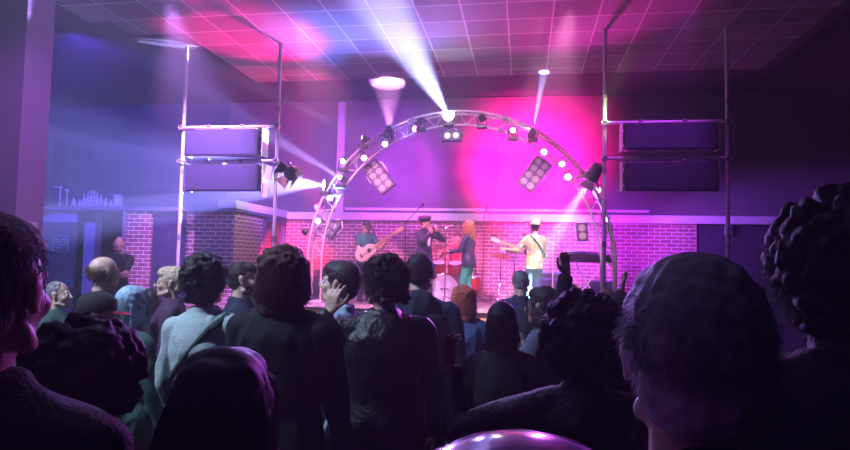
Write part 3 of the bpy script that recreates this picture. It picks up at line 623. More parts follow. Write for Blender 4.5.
blinder(379, 177, 11.55, 2, 4, -38, 'eight-lamp blinder panel tilted inside the left of the arch', 0, dimlamp)
blinder(534.5, 174, 11.55, 2, 4, 36, 'eight-lamp blinder panel tilted inside the right of the arch', 0, dimlamp)
blinder(452, 136, 11.2, 2, 1, 0, 'two-lamp blinder glowing amber under the crown of the arch', 1, warm, .155)
blinder(332.5, 229.5, 11.6, 1, 2, 32, 'two-lamp blinder by the left leg of the arch', 0, dimlamp)
blinder(582, 232, 11.6, 1, 2, -6, 'two-lamp blinder by the right leg of the arch', 0, dimlamp)
spotlight((.2, 8.5, 5.1), (-.62, 11, .4), AM, 1400, 13, .6, .05)  # amber fill for the fascia, added without a fixture
# floods clamped to the pole frames
def flood(px, py, Y, target, lab, lens, power, c, deg, doors=False, bl=.3):
    p = P(px, py, Y); d = (V(target)-p).normalized(); t = thing('flood_light', lab, 'stage light', p); Q = aim(d).to_4x4()
    MB().lathe(-d*.26, d, [(0, .03), (.01, .08), (.12, .10), (.26, .115), (.275, .12), (.275, .105), (.24, .10)], 20, False).lathe(-d*.26, d, [(0, .03), (.001, 0)], 20).build('can', casem, t)
    MB().lathe((0, 0, 0), d, [(-.01, .104), (.0, .06), (.004, .001)], 20).build('lens', lens, t)
    s = d.cross(V((0, 0, 1))).normalized(); MB().tube([s*.13-d*.12, s*.13+V((0, 0, .12)), -s*.13+V((0, 0, .12)), -s*.13-d*.12], .01, 6).cyl((0, 0, .12), (0, 0, .2), .02).build('yoke', clampm, t)
    m = MB()
    for k in range(4):
        a = k*PI/2+PI/4; e = s*math.cos(a)+d.cross(s)*math.sin(a); f = s*-math.sin(a)+d.cross(s)*math.cos(a)
        c0 = d*.02+e*.11; c1 = d*.12+e*.20; m.add([c0-f*.08, c0+f*.08, c1+f*.12, c1-f*.12, c0-f*.08+e*.004, c0+f*.08+e*.004, c1+f*.12+e*.004, c1-f*.12+e*.004], [(0, 1, 2, 3), (7, 6, 5, 4), (0, 4, 5, 1), (1, 5, 6, 2), (2, 6, 7, 3), (3, 7, 4, 0)])
    m.build('barn_door', casem, t, smooth=False)
    if power: spotlight(p+d*.04, target, c, power, deg, bl, .05)
flood(591, 178, 9.95, P(524, 286, 11.1), 'black floodlight with barn doors glowing pale green on the right pole frame', hgreen, BEAM*1.5, (.6, .95, .85), 13, True, .2)
flood(290, 174, 9.65, P(255, 182, 8.8), 'black floodlight with barn doors on the left pole frame', off, 0, WH, 40)
p = P(267, 181, 9.7); m = MB()
for dz in (.14, -.16): m.bx(-.07, .07, -.004, .004, dz-.12, dz+.12)
o = m.build('reflector_flag', wire, smooth=False); o.location = p; o.rotation_euler = (0, R(12), R(-18)); tag(o, 'pair of small white flags beside the left floodlight', 'reflector flag')
# ------------------------------------------------------------------ band gear
red = mat('red_sparkle_shell', (.55, .02, .05), .25, .3, coat=.5); skinm = mat('drum_head', (.55, .62, .72), .5); brass = mat('cymbal_bronze', (.75, .5, .3), .25, .9); blkm = mat('black_hardware', (.03, .03, .035), .35)
def drum(c, axis, r, h, lab, name='drum', parent_legs=None):
    t = thing(name, lab, 'drum', c); a = V(axis).normalized()
    MB().lathe(-a*h/2, a, [(0, r), (h, r)], 36).build('shell', red, t); MB().lathe(-a*h/2, a, [(-.004, r*.97), (.0, r*.97)], 36).build('resonant_head', skinm, t); MB().lathe(a*h/2, a, [(0, r*.97), (.004, r*.97)], 36).build('batter_head', skinm, t)
    for e in (-1, 1): MB().torus(a*h/2*e, a, r+.005, .009, 36, 8).build('hoop', STEEL, t)
    u = a.orthogonal().normalized(); w = a.cross(u); m = MB()
    for k in range(8): q = (u*math.cos(k*PI/4)+w*math.sin(k*PI/4))*(r+.012); m.cyl(q-a*h*.47, q+a*h*.47, .004, seg=6); m.cyl(q-a*.02, q+a*.02, .011, seg=6)
    m.build('tension_rods', STEEL, t); return t
bc = P(446, 284, 12.1); bc.z = ST+.29
t = drum(bc, (0, -1, .0), .28, .38, 'large bass drum with a pale blue front head', 'bass_drum')
for q in (-1, 1): MB().cyl((q*.26, -.1, -.08), (q*.36, -.2, -.285), .009).build('spur', STEEL, t)
MB().box((0, -.235, .0), (.17, .004, .03)).build('head_stripe', blkm, t, smooth=False)
for q, lab in ((-1, 'small red tom on the bass drum, on its left side'), (1, 'small red tom on the bass drum, on its right side')):
    t = drum(bc+V((q*.17, .10, .42)), (0, -.35, 1), .135, .19, lab, 'tom_drum'); MB().cyl((0, 0, -.08), (-q*.08, 0, -.19), .012).build('mount', STEEL, t)
c = bc+V((.48, .5, .05)); t = drum(c, (0, -.05, 1), .18, .36, 'red floor tom right of the bass drum', 'floor_tom')
for k in range(3): a = k*2.09+.5; MB().cyl((.195*math.cos(a), .195*math.sin(a), .05), (.2*math.cos(a), .2*math.sin(a), -.335), .008).build('leg', STEEL, t)
c = bc+V((-.42, .45, .28)); t = drum(c, (0, -.1, 1), .17, .14, 'red snare drum left of the bass drum on a stand', 'snare_drum')
for k in range(3): a = k*2.09; MB().tube([(0, 0, -.09), (0, 0, -.3), (.2*math.cos(a), .2*math.sin(a), -.555)], .009).build('leg', STEEL, t)
def cymbal(x, y, z, r, tiltv, lab):
    t = thing('cymbal', lab, 'cymbal', (x, y, ST)); a = V(tiltv).normalized(); h = z-ST; c = V((0, 0, h))
    MB().lathe(c, a, [(0, r), (.012, r*.7), (.022, r*.22), (.04, r*.12), (.045, .01), (.035, .01), (.018, r*.2), (.008, r*.7), (-.003, r)], 36, False).build('plate', brass, t)
    MB().cyl((0, 0, .35), (0, 0, h+.05), .011).ell((0, 0, h+.055), (.015,)*3).build('pole', STEEL, t)
    for k in range(3): b = k*2.09+.3; MB().tube([(0, 0, .42), (.28*math.cos(b), .28*math.sin(b), .012)], .009).build('leg', STEEL, t)
p = P(437, 243, 12.5); cymbal(p.x, 12.5, P(437, 247, 12.5).z, .24, (-.2, -.35, 1), 'bronze crash cymbal behind the singer in the beret')
p = P(501, 240, 12.3); cymbal(p.x, 12.3, P(501, 256, 12.3).z, .2, (.1, -.3, 1), 'bronze cymbal in the gap between the long-haired woman and the hatted guitarist')
p = P(453, 240, 12.8); cymbal(p.x-.85, 12.75, P(453, 262, 12.8).z, .17, (0, -.1, 1), 'small bronze cymbal left of the bass drum')
t = thing('drum_stool', 'round black drum stool behind the kit', 'stool', (bc.x+.1, 13.1, ST)); MB().lathe((0, 0, .42), (0, 0, 1), [(0, .15), (.02, .17), (.07, .17), (.09, .14)], 24).build('seat', blkm, t); MB().cyl((0, 0, .2), (0, 0, .43), .02).build('pole', STEEL, t)
for k in range(3): b = k*2.09; MB().tube([(0, 0, .25), (.22*math.cos(b), .22*math.sin(b), .012)], .01).build('leg', STEEL, t)
def mic_stand(x, y, h, boom, lab, mic=True, m=STEEL):
    t = thing('microphone_stand', lab, 'microphone stand', (x, y, ST))
    MB().cyl((0, 0, .1), (0, 0, h), .011).cyl((0, 0, h*.55-.05), (0, 0, h*.55+.03), .018).build('pole', m, t)
    for k in range(3): b = k*2.09+.5; MB().tube([(0, 0, .18), (.30*math.cos(b), .30*math.sin(b), .012)], .009).build('leg', m, t)
    a, b = V((0, 0, h))-V(boom)*.3, V((0, 0, h))+V(boom)
    o = MB().cyl(a, b, .008).ell((0, 0, h), (.022,)*3).build('boom', m, t); d = V(boom).normalized()
    if mic: MB().cyl(b, b+d*.13, .013, .019).build('microphone', blkm, t); MB().ell(b+d*.15, (.027, .027, .03)).build('microphone_grille', STEEL, t)
    return t
p = P(401, 236, 11.5); q = P(427, 209, 11.5); mic_stand(p.x+.12, 11.35, (p.z+q.z)/2-ST, (q-p)*.5, 'dark boom microphone stand slanting up in front of the beret singer', True, blkm)
p = P(450, 240, 11.45); mic_stand(p.x-.08, 11.45, 1.45, (.12, .05, .06), 'straight silver microphone stand before the long-haired woman')
p = P(484, 212, 12.9); mic_stand(p.x, 12.9, p.z-ST-.1, (.03, .0, .1), 'tall microphone stand against the brick wall behind the long-haired woman')
p = P(530, 236, 11.9); q = P(577, 251, 11.9); mic_stand((p.x+q.x)/2, 12.0, (p.z+q.z)/2-ST, (p-q)*.48, 'long pale boom stand slanting down behind the hatted guitarist', True, mat('pale_tube', (.8, .85, .6), .35))
p = P(514, 300, 12.7); mic_stand(p.x, 12.75, 1.0, (-.1, .0, .12), 'short microphone stand low on the stage beside the hatted guitarist')
def amp(px, py, Y, w, h, lab, c=(.06, .07, .14)):
    p = P(px, py, Y); t = thing('guitar_amplifier', lab, 'amplifier', (p.x, Y, ST), R(random.uniform(-8, 8))); b = mat('amp_vinyl_%d' % px, c, .6)
    MB().box((0, 0, h/2), (w, .28, h)).build('cabinet', b, t, smooth=False, bevel=.012); MB().box((0, -.145, h*.42), (w-.07, .012, h*.68)).build('grille', spg, t, smooth=False)
    o = MB().box((0, -.142, h*.88), (w-.07, .01, h*.14)).build('control_panel', STEEL, t, smooth=False)
    for k in range(6): MB().cyl((-w*.35+k*w*.13, -.145, h*.88), (-w*.35+k*w*.13, -.165, h*.88), .011, seg=10).build('knob', blkm, o)
    MB().tube([(-.1, 0, h), (-.09, 0, h+.035), (.09, 0, h+.035), (.1, 0, h)], .009, 6).build('handle', blkm, t)
amp(329, 275, 12.7, .62, .62, 'dark blue guitar amplifier by the left leg of the arch', (.08, .1, .2)); amp(548, 275, 12.9, .72, .66, 'large guitar amplifier behind the hatted guitarist', (.12, .14, .3)); amp(600, 290, 13.0, .5, .5, 'small guitar amplifier near the right leg of the arch')
# keyboard on an x stand
p = P(588, 257, 12.2); t = thing('keyboard', 'tilted electronic keyboard on a stand at the right end of the stage', 'keyboard', (p.x, 12.2, ST), R(-25)); h = p.z-ST; Q = Matrix.Rotation(R(-28), 3, 'X')
MB().box((0, 0, h), (.85, .32, .08), Q).build('keyboard_case', blkm, t, smooth=False, bevel=.01); m = MB()
for k in range(30): m.box(V((-.39+k*.0265, 0, h))+Q @ V((0, -.08, .045)), (.022, .14, .012), Q)
m.build('keys', mat('ivory_keys', (.8, .78, .8), .35), t, smooth=False)
for q in (-1, 1): MB().cyl((-.3*q, -.15, .02), (.3*q, .1, h-.08), .015).build('stand_leg', tubem, t)
# guitars
def guitar(name, lab, Mx, body_m, style='solid', L=.66):
    t = thing(name, lab, 'guitar'); t.matrix_world = Mx     # local: +X along the neck, +Z out of the soundboard
    n = 40; pts = []
    for k in range(n):
        a = 2*PI*k/n; x = math.cos(a)*.23; w = .165 if x < 0 else .135; y = math.sin(a)*w*(1-.24*math.exp(-((x-.02)/.07)**2)); pts.append((x-.02, y))
    MB().prism(pts, Matrix.Identity(4), .045 if style == 'solid' else .095).build('guitar_body', body_m, t, bevel=.008); z = .024 if style == 'solid' else .049
    MB().box((.42, 0, z), (.52, .052, .022)).build('neck', mat('maple_neck', (.62, .42, .22), .4), t, smooth=False, bevel=.004)
    o = MB().prism([(.68, -.026), (.74, -.04), (.86, -.035), (.87, 0), (.86, .035), (.74, .04), (.68, .026)], Matrix.Translation((0, 0, z-.004)), .018).build('headstock', body_m if style == 'solid' else mat('maple_neck'), t, smooth=False)
    for k in range(6): MB().cyl((.73+.022*k, (-.04 if k % 2 else .04), z-.004), (.73+.022*k, (-.058 if k % 2 else .058), z-.004), .006, seg=6).build('tuning_peg', STEEL, o)
    if style == 'solid':
        for x in (-.08, .0, .08): MB().box((x, 0, z+.002), (.022, .075, .01)).build('pickup', blkm, t, smooth=False)
    else: MB().lathe((.05, 0, z-.002), (0, 0, 1), [(0, .045), (.002, .045)], 20).build('sound_hole', blkm, t)
    MB().box((-.14, 0, z+.004), (.03, .085, .014)).build('bridge', STEEL if style == 'solid' else blkm, t, smooth=False); m = MB()
    for k in range(6): m.cyl((-.14, -.02+.008*k, z+.014), (.69, -.017+.0068*k, z+.014), .0009, seg=4)
    m.build('strings', STEEL, t); return t
def gmat(base, tip, nrm):
    x = (V(tip)-V(base)).normalized(); z = (V(nrm)-x*V(nrm).dot(x)).normalized(); y = z.cross(x); Mx = Matrix((x, y, z)).transposed().to_4x4(); Mx.translation = V(base); return Mx
# ------------------------------------------------------------------ band
def local(A, p): return A['W'].inverted() @ V(p)
def standing(px, py, Y, z0=0, extra=0): p = P(px, py, Y); return (p.x, Y, z0), p.z-z0-extra
teal = cloth('teal_tee', (.02, .16, .15)); dsuit = cloth('navy_suit', (.02, .025, .06)); cream = mat('cream_canvas', (.75, .75, .62), .7)
loc, H = standing(366, 220, 11.9, ST, .02)
A = person('person in a dark cap and teal T-shirt playing a pale acoustic guitar', loc, H, 215, (0, -12, 0), 0, 'fair', 'short', 'dark', teal, None,
    dict(L=dict(w=(-.36, .31, 1.30), pole=(-.3, -.2, -1), d=(-.4, .2, .6), n=(.2, -.5, .3), curl=.9), R=dict(w=(.05, .30, 1.02), pole=(1, -.6, -.3), d=(-.8, .3, -.2), n=(0, -1, 0), curl=.6)), 400, .002, seed=11, short_sleeve=True, collar=False, vox=.0075)
cap_hat(A, cloth('dark_cap', (.02, .03, .04)), cloth('dark_cap'))
g = A['W']; guitar('guitar', 'pale acoustic guitar held by the person in the dark cap', gmat(g @ V((.06, .25, .98)), g @ V((-.46, .36, 1.36)), g.to_3x3() @ V((0, 1, .15))), mat('pale_spruce', (.7, .62, .5), .35), 'acoustic')
MB().tube([V((.1, .16, .98)), V((.13, .0, 1.2)), V((.06, -.09, 1.42)), V((-.05, -.09, 1.47)), V((-.13, .02, 1.46)), V((-.16, .14, 1.3))], .012).build('guitar_strap', blkm, A['root'])
loc, H = standing(425, 216, 11.75, ST, .02)
A = person('person in a dark beret and navy suit singing into a hand-held microphone', loc, H, 232, (0, -4, 0), 0, 'fair', 'short', 'dark', dsuit, None,
    dict(L=dict(w=(-.10, .24, 1.46), pole=(-1, .1, -.8), d=(.3, .1, 1), n=(.2, -1, 0), curl=1.0), R=dict(w=(.08, .26, 1.40), pole=(1, .1, -.8), d=(-.4, .1, 1), n=(0, -1, 0), curl=1.0)), 300, .002, seed=12, coat=.10, vox=.0075)
cap_hat(A, cloth('black_beret', (.015, .015, .03)), None, 'beret')
MB().loft([(1.16*A['s'], .035, .012, 0, .140), (1.30*A['s'], .045, .012, 0, .138), (1.43*A['s'], .04, .012, 0, .108)], 12).build('shirt_front', cloth('white_shirt', (.7, .7, .75)), A['root'])
g = A['W']; s = A['s']; t = thing('microphone', 'hand-held microphone at the mouth of the person in the beret', 'microphone', g @ V((-.02*s, .235*s, 1.53*s))); MB().cyl((0, 0, 0), (.02, .05, -.14), .018, .012).build('microphone_handle', blkm, t); MB().ell((-.003, -.008, .018), (.026,)*3).build('microphone_grille', STEEL, t)
loc, H = standing(458, 224, 12.95, ST, 0)
A = person('drummer in a red top sitting behind the drum kit', (loc[0], 12.95, ST-.28), 1.72, 180, (0, -6, 0), 0, 'fair', 'short', 'brown', cloth('red_top', (.5, .03, .08)),
    dict(L=(-.22, .40, .30), R=(.22, .40, .30)), dict(L=dict(w=(-.22, .40, 1.18), pole=(-1, -.4, -.6), d=(.1, 1, .1), n=(0, 0, -1), curl=1.1), R=dict(w=(.25, .40, 1.22), pole=(1, -.4, -.6), d=(-.1, 1, .2), n=(0, 0, -1), curl=1.1)), 300, .002, seed=13, short_sleeve=True, collar=False)
g = A['W']
for x, lab in ((-.2, "drumstick in the drummer's left hand"), (.25, "drumstick in the drummer's right hand")):
    b = g @ V((x, .46, 1.19)); o = MB().cyl((0, 0, 0), g.to_3x3() @ V((-.1*np.sign(x), .32, -.02)), .007, .005, 8).build('drumstick', mat('hickory', (.6, .42, .25), .5)); o.location = b; tag(o, lab, 'drumstick')
loc, H = standing(469, 220, 11.5, ST, .015)
A = person('person with very long ginger hair and green-lit trousers, singing side-on', loc, H, 78, (0, 4, 0), 1, 'fair', 'long', 'ginger', cloth('dark_satin', (.03, .05, .09), .45), dict(mat=cloth('green_lit_trousers', (.04, .5, .26)), L=(-.09, .06, 0), R=(.10, -.04, 0)),  # green stage light is put into the trouser colour
    dict(L=dict(w=(-.10, .36, 1.10), pole=(-.6, -.4, -1), d=(.2, 1, -.2), n=(.6, 0, .5), curl=.5), R=dict(w=(.10, .36, 1.14), pole=(.6, -.4, -1), d=(-.2, 1, 0), n=(-.6, 0, -.4), curl=.5)), 1600, .0022, .52, seed=14, vox=.0075)
loc, H = standing(535, 219, 11.35, ST, .05)
HATY = A = person('person in a pale brimmed hat and yellow floral shirt playing guitar, back to the crowd', loc, H, 22, (15, 2, 0), 0, 'fair', 'short', 'brown', floral('floral_shirt', (.62, .66, .30), [(.72, .50, .16), (.22, .52, .36), (.8, .8, .6), (.55, .34, .5)], 20), dict(mat=cloth('blue_jeans', (.10, .16, .42))),
    dict(L=dict(w=(-.52, .26, 1.18), pole=(-.2, -.2, -1), d=(-.7, .3, .2), n=(.3, -.7, .2), curl=.9), R=dict(w=(.10, .30, 1.04), pole=(1, -.5, -.3), d=(-.7, .3, -.3), n=(0, -1, 0), curl=.6)), 400, .002, seed=15, vox=.0075, wide=1.08)
cap_hat(A, cream, cloth('green_band', (.1, .35, .25)), 'hat')
s = A['s']; MB().tube([V(q)*s for q in ((.16, .13, 1.0), (.185, .0, 1.02), (.16, -.125, 1.10), (.05, -.150, 1.25), (-.07, -.125, 1.40), (-.11, -.03, 1.465), (-.12, .09, 1.40), (-.12, .15, 1.25))], .017).build('guitar_strap', cloth('dark_strap', (.02, .05, .05)), A['root'])
g = A['W']; guitar('guitar', 'electric guitar whose pale neck points left from the hatted player', gmat(g @ V((.10, .26, 1.02)), g @ V((-.62, .34, 1.24)), g.to_3x3() @ V((0, 1, .1))), mat('white_guitar_lacquer', (.75, .8, .75), .2, coat=.6))
# ------------------------------------------------------------------ crowd
bk = cloth('black_jacket', (.006, .006, .010)); bk2 = cloth('black_leather_coat', (.008, .007, .011), .45, .6, 60, 0); nv = cloth('navy_hoodie', (.012, .018, .045)); wh = cloth('pale_grey_sweatshirt', (.34, .42, .42)); pb = cloth('pale_blue_shirt', (.35, .45, .6)); dn = cloth('denim_jacket', (.05, .10, .24)); dg = cloth('dark_green_fleece', (.02, .07, .06)); pl = cloth('plum_top', (.06, .02, .06))
def crowd(label, px, py, Y, face=0, extra=.015, **k):
    loc, H = standing(px, py, Y, 0, extra); return person(label, loc, H, face, **k)
# far left, very close
crowd('person very close at the left edge, dark hair, seen from behind', -16, 203, .78, 8, skinc='mid', hair='short', hairc='dark', top=bk, nstr=NS*3, srad=.0007, seed=21, vox=.0075, wide=1.0, eyes=False)
A = crowd('person with a round mop of dark hair filling the lower left corner', 88, 318, 1.3, 0, .07, skinc='mid', hair_k=1.6, hair='afro', hairc='dark', top=bk, nstr=NS*8, srad=.0006, seed=22, vox=.0075, eyes=False)
crowd('person with long straight dark hair edged purple, seen from behind near the bottom', 224, 340, .87, 0, .018, fem=1, skinc='fair', hair='long', hairc='dark', top=bk, nstr=NS*5, srad=.0007, hairlen=.42, seed=23, wide=.85, vox=.0075, eyes=False)
# left middle distance
crowd('balding person with short ginger-grey hair, looking right towards the stage', 103, 256, 3.5, -28, .0, skinc='fair', hair='ring', hairc='brown', top=bk, nstr=NS, srad=.0012, seed=24)
A = crowd('short person in a black cap with a red brim below the balding head', 97, 290, 2.5, -62, .02, skinc='mid', hair='short', hairc='dark', top=pl, nstr=300, seed=25)
cap_hat(A, cloth('black_cap', (.01, .01, .014)), cloth('red_brim', (.5, .01, .04)))
crowd('person with pale blue-grey bobbed hair facing right towards the stage', 132, 284, 2.95, -20, .015, fem=1, hair='bob', hairc='blue', top=dg, nstr=NS, srad=.0014, seed=26)
crowd('person with dark shoulder-length hair between the blue-grey bob and the blond head', 152, 287, 4.6, 10, .015, fem=1, hair='bob', hairc='dark', top=bk, nstr=NS//2, srad=.0014, seed=27)
crowd('smiling blond person in glasses turned to face left', 173, 265, 3.95, 118, .02, fem=1, hair='thick', hairc='blond', top=pl, nstr=NS, srad=.0013, seed=28, glasses=True, vox=.007, hairlen=.12)
A = crowd('person in a pale grey sweatshirt with a dark bag strap, thick round dark hair', 213, 255, 2.75, -8, .03, fem=1, skinc='mid', hair='afro', hair_k=1.12, hairc='black', top=wh, nstr=NS*3, srad=.0011, seed=29, vox=.0085, side=-4, wide=1.15)
s = A['s']; MB().tube([V(q)*s for q in ((-.2, -.06, 1.0), (-.14, -.145, 1.12), (-.02, -.148, 1.28), (.09, -.12, 1.41), (.125, -.03, 1.47), (.11, .09, 1.42), (.02, .15, 1.2))], .016).build('bag_strap', cloth('dark_strap'), A['root'])
crowd('bearded person in profile looking right, behind the pale sweatshirt', 242, 260, 3.6, -68, .015, hair='short', hairc='dark', top=nv, nstr=NS//2, srad=.0013, seed=30, beard='dark', vox=.007)
crowd('person with close-cropped hair behind the tall curly-haired head', 263, 264, 4.6, -10, .01, skinc='mid', hair='crop', hairc='dark', top=bk, nstr=200, seed=31)
crowd('person glimpsed beside the leftmost head, facing right, dark green top', 57, 280, 3.9, -70, .01, hair='crop', hairc='grey', top=dg, nstr=200, seed=32, vox=.007)
loc = P(119, 236, 9.5); gy = 9.5
person('guard in a black T-shirt standing arms folded in the dark doorway', (loc.x, gy, 0), loc.z-.01, -158, (12, 0, 0), 0, 'fair', 'crop', 'dark', cloth('black_tee', (.014, .014, .022)), None,
    dict(L=dict(w=(.10, .20, 1.18), pole=(-1, .2, -.8), d=(.9, .15, .2), n=(0, -1, 0), curl=.7), R=dict(w=(-.10, .23, 1.13), pole=(1, .2, -.8), d=(-.9, .1, .2), n=(0, -1, 0), curl=.7)), 200, .002, seed=33, short_sleeve=True, collar=False, vox=.0075)
# the two large backs in the middle
A = crowd('person with shoulder-length curly brown hair and a black jacket, back turned', 286, 238, 2.35, -6, .035, fem=0, skinc='fair', hair='wavy', hairc='brown', top=cloth('black_teal', (.010, .014, .018)), nstr=NS*7, srad=.0011, hairlen=.16, seed=34, wide=1.12, vox=.0085)
A = crowd('curly-haired person in a black leather coat raising one hand beside the face', 386, 252, 2.75, 14, .035, skinc='fair', head=(38, 0, 0), hair='curly', hairc='dark', top=bk2, nstr=NS*7, srad=.0010, seed=35, wide=1.15, vox=.0075, coat=.08,
    arms=dict(L=dict(w=(-.28, .14, 1.47), pole=(-.7, .0, -1), d=(.15, .05, 1), n=(.35, 1, 0), curl=.4, spread=.25)))
crowd('person with dark brown hair turned left, in a pale blue shirt', 341, 259, 3.1, 78, .02, skinc='fair', head=(10, 4, 0), fem=1, hair='thick', hairc='dark', top=pb, nstr=NS*2, srad=.0012, seed=36, vox=.0085)
crowd('person with short dark hair in a navy hooded jacket facing the stage', 420, 251, 3.45, 0, .015, skinc='fair', hair='short', hairc='dark', top=nv, nstr=NS, srad=.0013, seed=37, hood=True, wide=1.12)
crowd('red-haired person in a blue denim jacket facing the stage', 464, 283, 4.3, 8, .018, fem=1, hair='wavy', hairc='red', top=dn, nstr=NS*2, srad=.0016, hairlen=.16, seed=38, legs=dict(mat=cloth('black_leggings', (.01, .01, .015))))
crowd('person with short greying hair standing below the hatted guitarist', 521, 269, 5.3, -10, .01, hair='crop', hairc='grey', top=nv, nstr=NS//2, srad=.0015, seed=39)
crowd('person with straight dark hair, back to us, left of the drinker', 502, 299, 2.85, 0, .018, fem=1, hair='bob', hairc='black', top=bk, nstr=NS, srad=.0013, seed=40)
A = crowd('dark-haired person in profile looking left and holding a plastic cup', 545, 284, 3.3, 62, .018, fem=1, hair='bob', hairc='dark', top=cloth('white_collar_top', (.12, .14, .2)), nstr=NS, srad=.0013, seed=41, vox=.007,
    arms=dict(R=dict(w=(.06, .19, 1.33), pole=(1, -.2, -.8), d=(-.2, .4, .8), n=(-.7, 0, 0), curl=.8), L=dict(w=(-.07, .19, 1.30), pole=(-1, -.2, -.8), d=(.1, .6, .8), n=(.8, 0, .0), curl=.8)))
cp = A['W'] @ V((0.0, .255*A['s'], 1.42*A['s'])); t = thing('plastic_cup', 'clear plastic cup with a pink rim held by the dark-haired drinker', 'cup', cp-V((0, 0, .06))); cupm = mat('clear_plastic', (.9, .8, .95), .08, trans=.9)
MB().lathe((0, 0, 0), (0, 0, 1), [(0, .028), (.12, .042), (.12, .0405), (.004, .0265), (.004, .0)], 24, False).build('cup_wall', cupm, t); MB().torus((0, 0, .12), (0, 0, 1), .042, .003, 28, 6).build('rim', mat('pink_rim', (.9, .4, .6), .2), t); MB().cyl((0, 0, .006), (0, 0, .06), .027, .034, 20).build('drink', mat('pink_drink', (.4, .1, .2), .1), t)
crowd('person with dark hair half hidden behind the drinker', 570, 282, 4.9, 20, .015, hair='short', hairc='dark', top=bk, nstr=300, seed=42)
A = crowd('person with a big round black afro and black jacket, one hand out to the left', 584, 292, 1.95, 6, .07, skinc='mid', hair='afro', hair_k=1.55, hairc='black', top=bk2, nstr=NS*9, srad=.0009, seed=43, wide=1.15, vox=.0075, coat=.06,
    arms=dict(L=dict(w=(-.50, .20, 1.50), pole=(-.5, -.3, -1), d=(-.05, .1, 1), n=(.7, -.6, 0), curl=.5, spread=.2), R=dict(w=(-.04, -.19, 1.20), pole=(1, -.4, -.5), d=(-.5, .05, .85), n=(0, 1, 0), curl=.55)))
crowd('person behind the afro raising one arm high towards the stage', 600, 290, 3.0, 6, .015, skinc='fair', hair='short', hairc='dark', top=bk, nstr=300, seed=44, vox=.0075,
    arms=dict(L=dict(w=(-.15, .22, 1.84), pole=(-.3, .6, -1), d=(-.15, .1, 1), n=(.5, -1, .2), curl=.65)))
crowd('person with reddish dark hair clapping beyond the afro', 607, 288, 4.4, 0, .015, fem=1, hair='bob', hairc='brown', top=bk, nstr=500, seed=45, vox=.0075,
    arms=dict(L=dict(w=(-.24, .24, 1.62), pole=(-1, -.2, -1), d=(.25, .1, 1), n=(1, 0, 0), curl=.2), R=dict(w=(-.16, .24, 1.62), pole=(1, -.2, -1), d=(-.3, .1, 1), n=(-1, 0, 0), curl=.2)))
crowd('person hidden behind the large grey head with one hand raised', 655, 290, 3.9, 0, .015, hair='short', hairc='dark', top=bk, nstr=200, seed=46, vox=.0075,
    arms=dict(L=dict(w=(-.20, .22, 1.74), pole=(-.6, .2, -1), d=(.1, .1, 1), n=(.8, -.4, 0), curl=.35)))
# close on the right
A = crowd('person very close with thick grey wavy hair, seen from behind', 693, 249, .77, -2, .02, skinc='fair', hair='thick', hairc='grey', top=bk, nstr=NS*7, srad=.0007, seed=47, vox=.0075, wide=1.05, eyes=False, hood=True)
crowd('person at the right edge with thick dark hair, almost in silhouette', 838, 194, 1.22, 2, .045, skinc='dark', hair='afro', hairc='black', top=bk, nstr=NS*8, srad=.0008, hair_k=1.2, seed=48, vox=.0075)
# pearly balloon in front of the camera
bp = P(523, 449, .55); t = thing('balloon', 'shiny pale purple balloon poking up at the bottom edge', 'balloon', (bp.x, .55, PZ(523, 430, 1.5).z-.0)); zt = P(523, 435, .55).z; t.location = (bp.x, .55, zt-.152)
pearl = mat('pearl_balloon', (.62, .42, .72), .16, .35, coat=.6, bump=.03, bscale=30)
MB().lathe((0, 0, -.19), (0, 0, 1), [(0, .012), (.02, .03), (.06, .075), (.11, .118), (.16, .142), (.20, .150), (.24, .146), (.28, .125), (.31, .095), (.33, .06), (.339, .03), (.342, .002)], 48).build('balloon_skin', pearl, t, angle=80)
MB().lathe((0, 0, -.205), (0, 0, 1), [(0, .016), (.008, .012), (.02, .007)], 12).build('knot', pearl, t); MB().tube([(0, 0, -.2), (.01, .01, -.5), (-.01, .0, -.85), (0, 0, zt*-1+.155)], .0015, 5).build('ribbon', mat('ribbon', (.6, .5, .6), .5), t)
# ------------------------------------------------------------------ room light
def area(loc, target, c, power, size):
    ld = bpy.data.lights.new('wash', 'AREA'); ld.energy = power; ld.color = c; ld.size = size; o = bpy.data.objects.new('fill_lamp', ld); COL.objects.link(o); o.location = loc
    o.rotation_euler = (V(target)-V(loc)).to_track_quat('-Z', 'Y').to_euler(); return o
# stage colour washes, from the truss and the pole frames
spotlight((-.1, 11.75, 3.1), (.05, 13.6, 3.6), (1, .0, .30), 7500*WASH, 92, .9, .2)       # hot pink on the back wall
spotlight((-2.6, 11.55, 3.4), (-3.0, 13.6, 3.5), (.55, .05, 1), 1000*WASH, 100, 1, .25)
spotlight((1.3, 11.55, 2.2), (2.0, 13.6, 1.8), (.45, .02, .9), 600*WASH, 100, 1, .25)
spotlight((-4.4, 11.0, 3.0), (-6.2, 13.6, 3.6), (.36, .06, 1), 400*WASH, 110, 1, .2)
spotlight((-3.6, 11.3, 2.6), (-3.3, 10.0, CZ), (.06, .22, 1), 2000*WASH, 50, .7, .1)
spotlight((-3.9, 11.2, 2.4), (-4.5, 9.6, CZ), (1, 0, .25), 2500*WASH, 48, .7, .1)
spotlight((1.0, 11.2, 2.6), (.2, 8.5, CZ), (1, .02, .55), 600*WASH, 84, .9, .1)
spotlight((-2.2, 11.2, 3.9), (-2.6, 7.6, CZ), (.30, .20, 1), 600*WASH, 110, .9, .1)
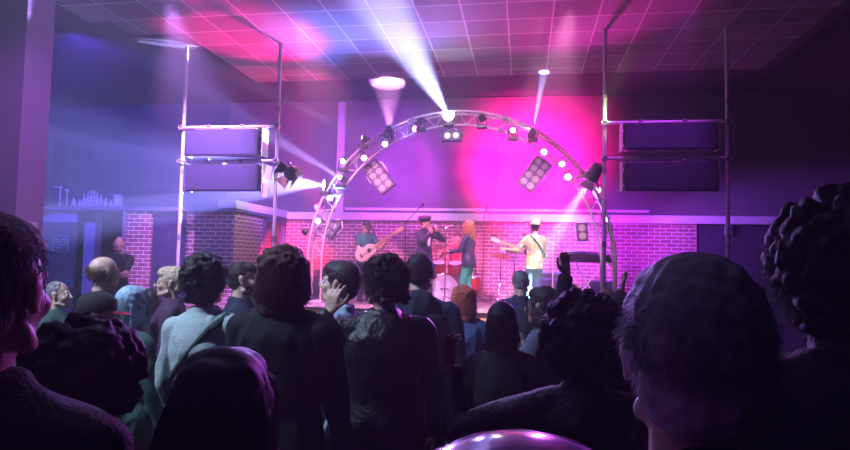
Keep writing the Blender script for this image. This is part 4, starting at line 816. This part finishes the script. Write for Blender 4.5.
# added front wash below the ceiling, no rig, on band, truss and pole frames
spotlight((-3.3, 8.3, 5.1), (-2.9, 11.6, 1.3), (1, .30, .65), 2900*WASH, 52, .8, .1)
spotlight((.6, 8.4, 5.1), (-.3, 11.4, 1.2), (1, .34, .68), 2900*WASH, 50, .8, .1)
spotlight((1.6, 9.0, 4.9), (-.05, 11.4, 1.6), (.75, 1, .35), 800*WASH, 20, .8, .1)
spotlight((-4.9, 7.6, 5.1), (-5.7, 11.2, 1.7), (.62, .26, 1), 4200*WASH, 56, .9, .1)
spotlight((2.0, 7.9, 5.1), (1.9, 11.4, 1.8), (.55, .04, .9), 350*WASH, 50, .9, .1)
spotlight((-1.0, 6.5, 5.1), (-1.2, 11.3, 4.0), (.75, .45, .85), 1300*WASH, 36, .9, .1)
# backlight from the arch over the crowd
spotlight(P(568, 177, 11.1), (-.65, .9, 1.5), (.6, .10, 1), 2400*CROWD, 17, .9, .1)
spotlight(P(330, 198, 11.1), (.22, .77, 1.6), (.45, .25, 1), 3000*CROWD, 12, .9, .1)
# blue fill added over the bar; blue light on the left of the room
spotlight((-8.2, 8.0, 5.1), (-9.0, 12.5, 2.2), (.12, .10, 1), 750*FILL, 110, 1, .3)
spotlight((-7.6, 9.0, 5.1), (-8.6, 13.6, 3.4), (.14, .06, 1), 500*FILL, 130, 1, .3)
spotlight((-3.8, 1.2, 5.0), (-2.1, 3.8, 1.4), (.55, .7, 1), 1900*FILL, 60, .9, .15)
spotlight((-3.4, 4.4, 5.1), (-6.3, 6.95, 2.6), (.55, .12, 1), 500*FILL, 50, .9, .15)
# dim violet fill added behind the camera to lift the dark crowd
area((-1, -2.5, 5.1), (0, 3, 1), (.4, .08, 1), 9*FILL, 2.5)
SC.view_settings.view_transform = 'Standard'; SC.view_settings.look = 'None'; SC.view_settings.gamma = 1; SC.view_settings.exposure = EXPO; SC.view_settings.use_curve_mapping = False
cy = SC.cycles; cy.use_denoising = True; cy.denoiser = 'OPENIMAGEDENOISE'; cy.max_bounces = 6; cy.volume_bounces = 0; cy.diffuse_bounces = 3; cy.glossy_bounces = 3; cy.sample_clamp_indirect = 3; cy.use_light_tree = True
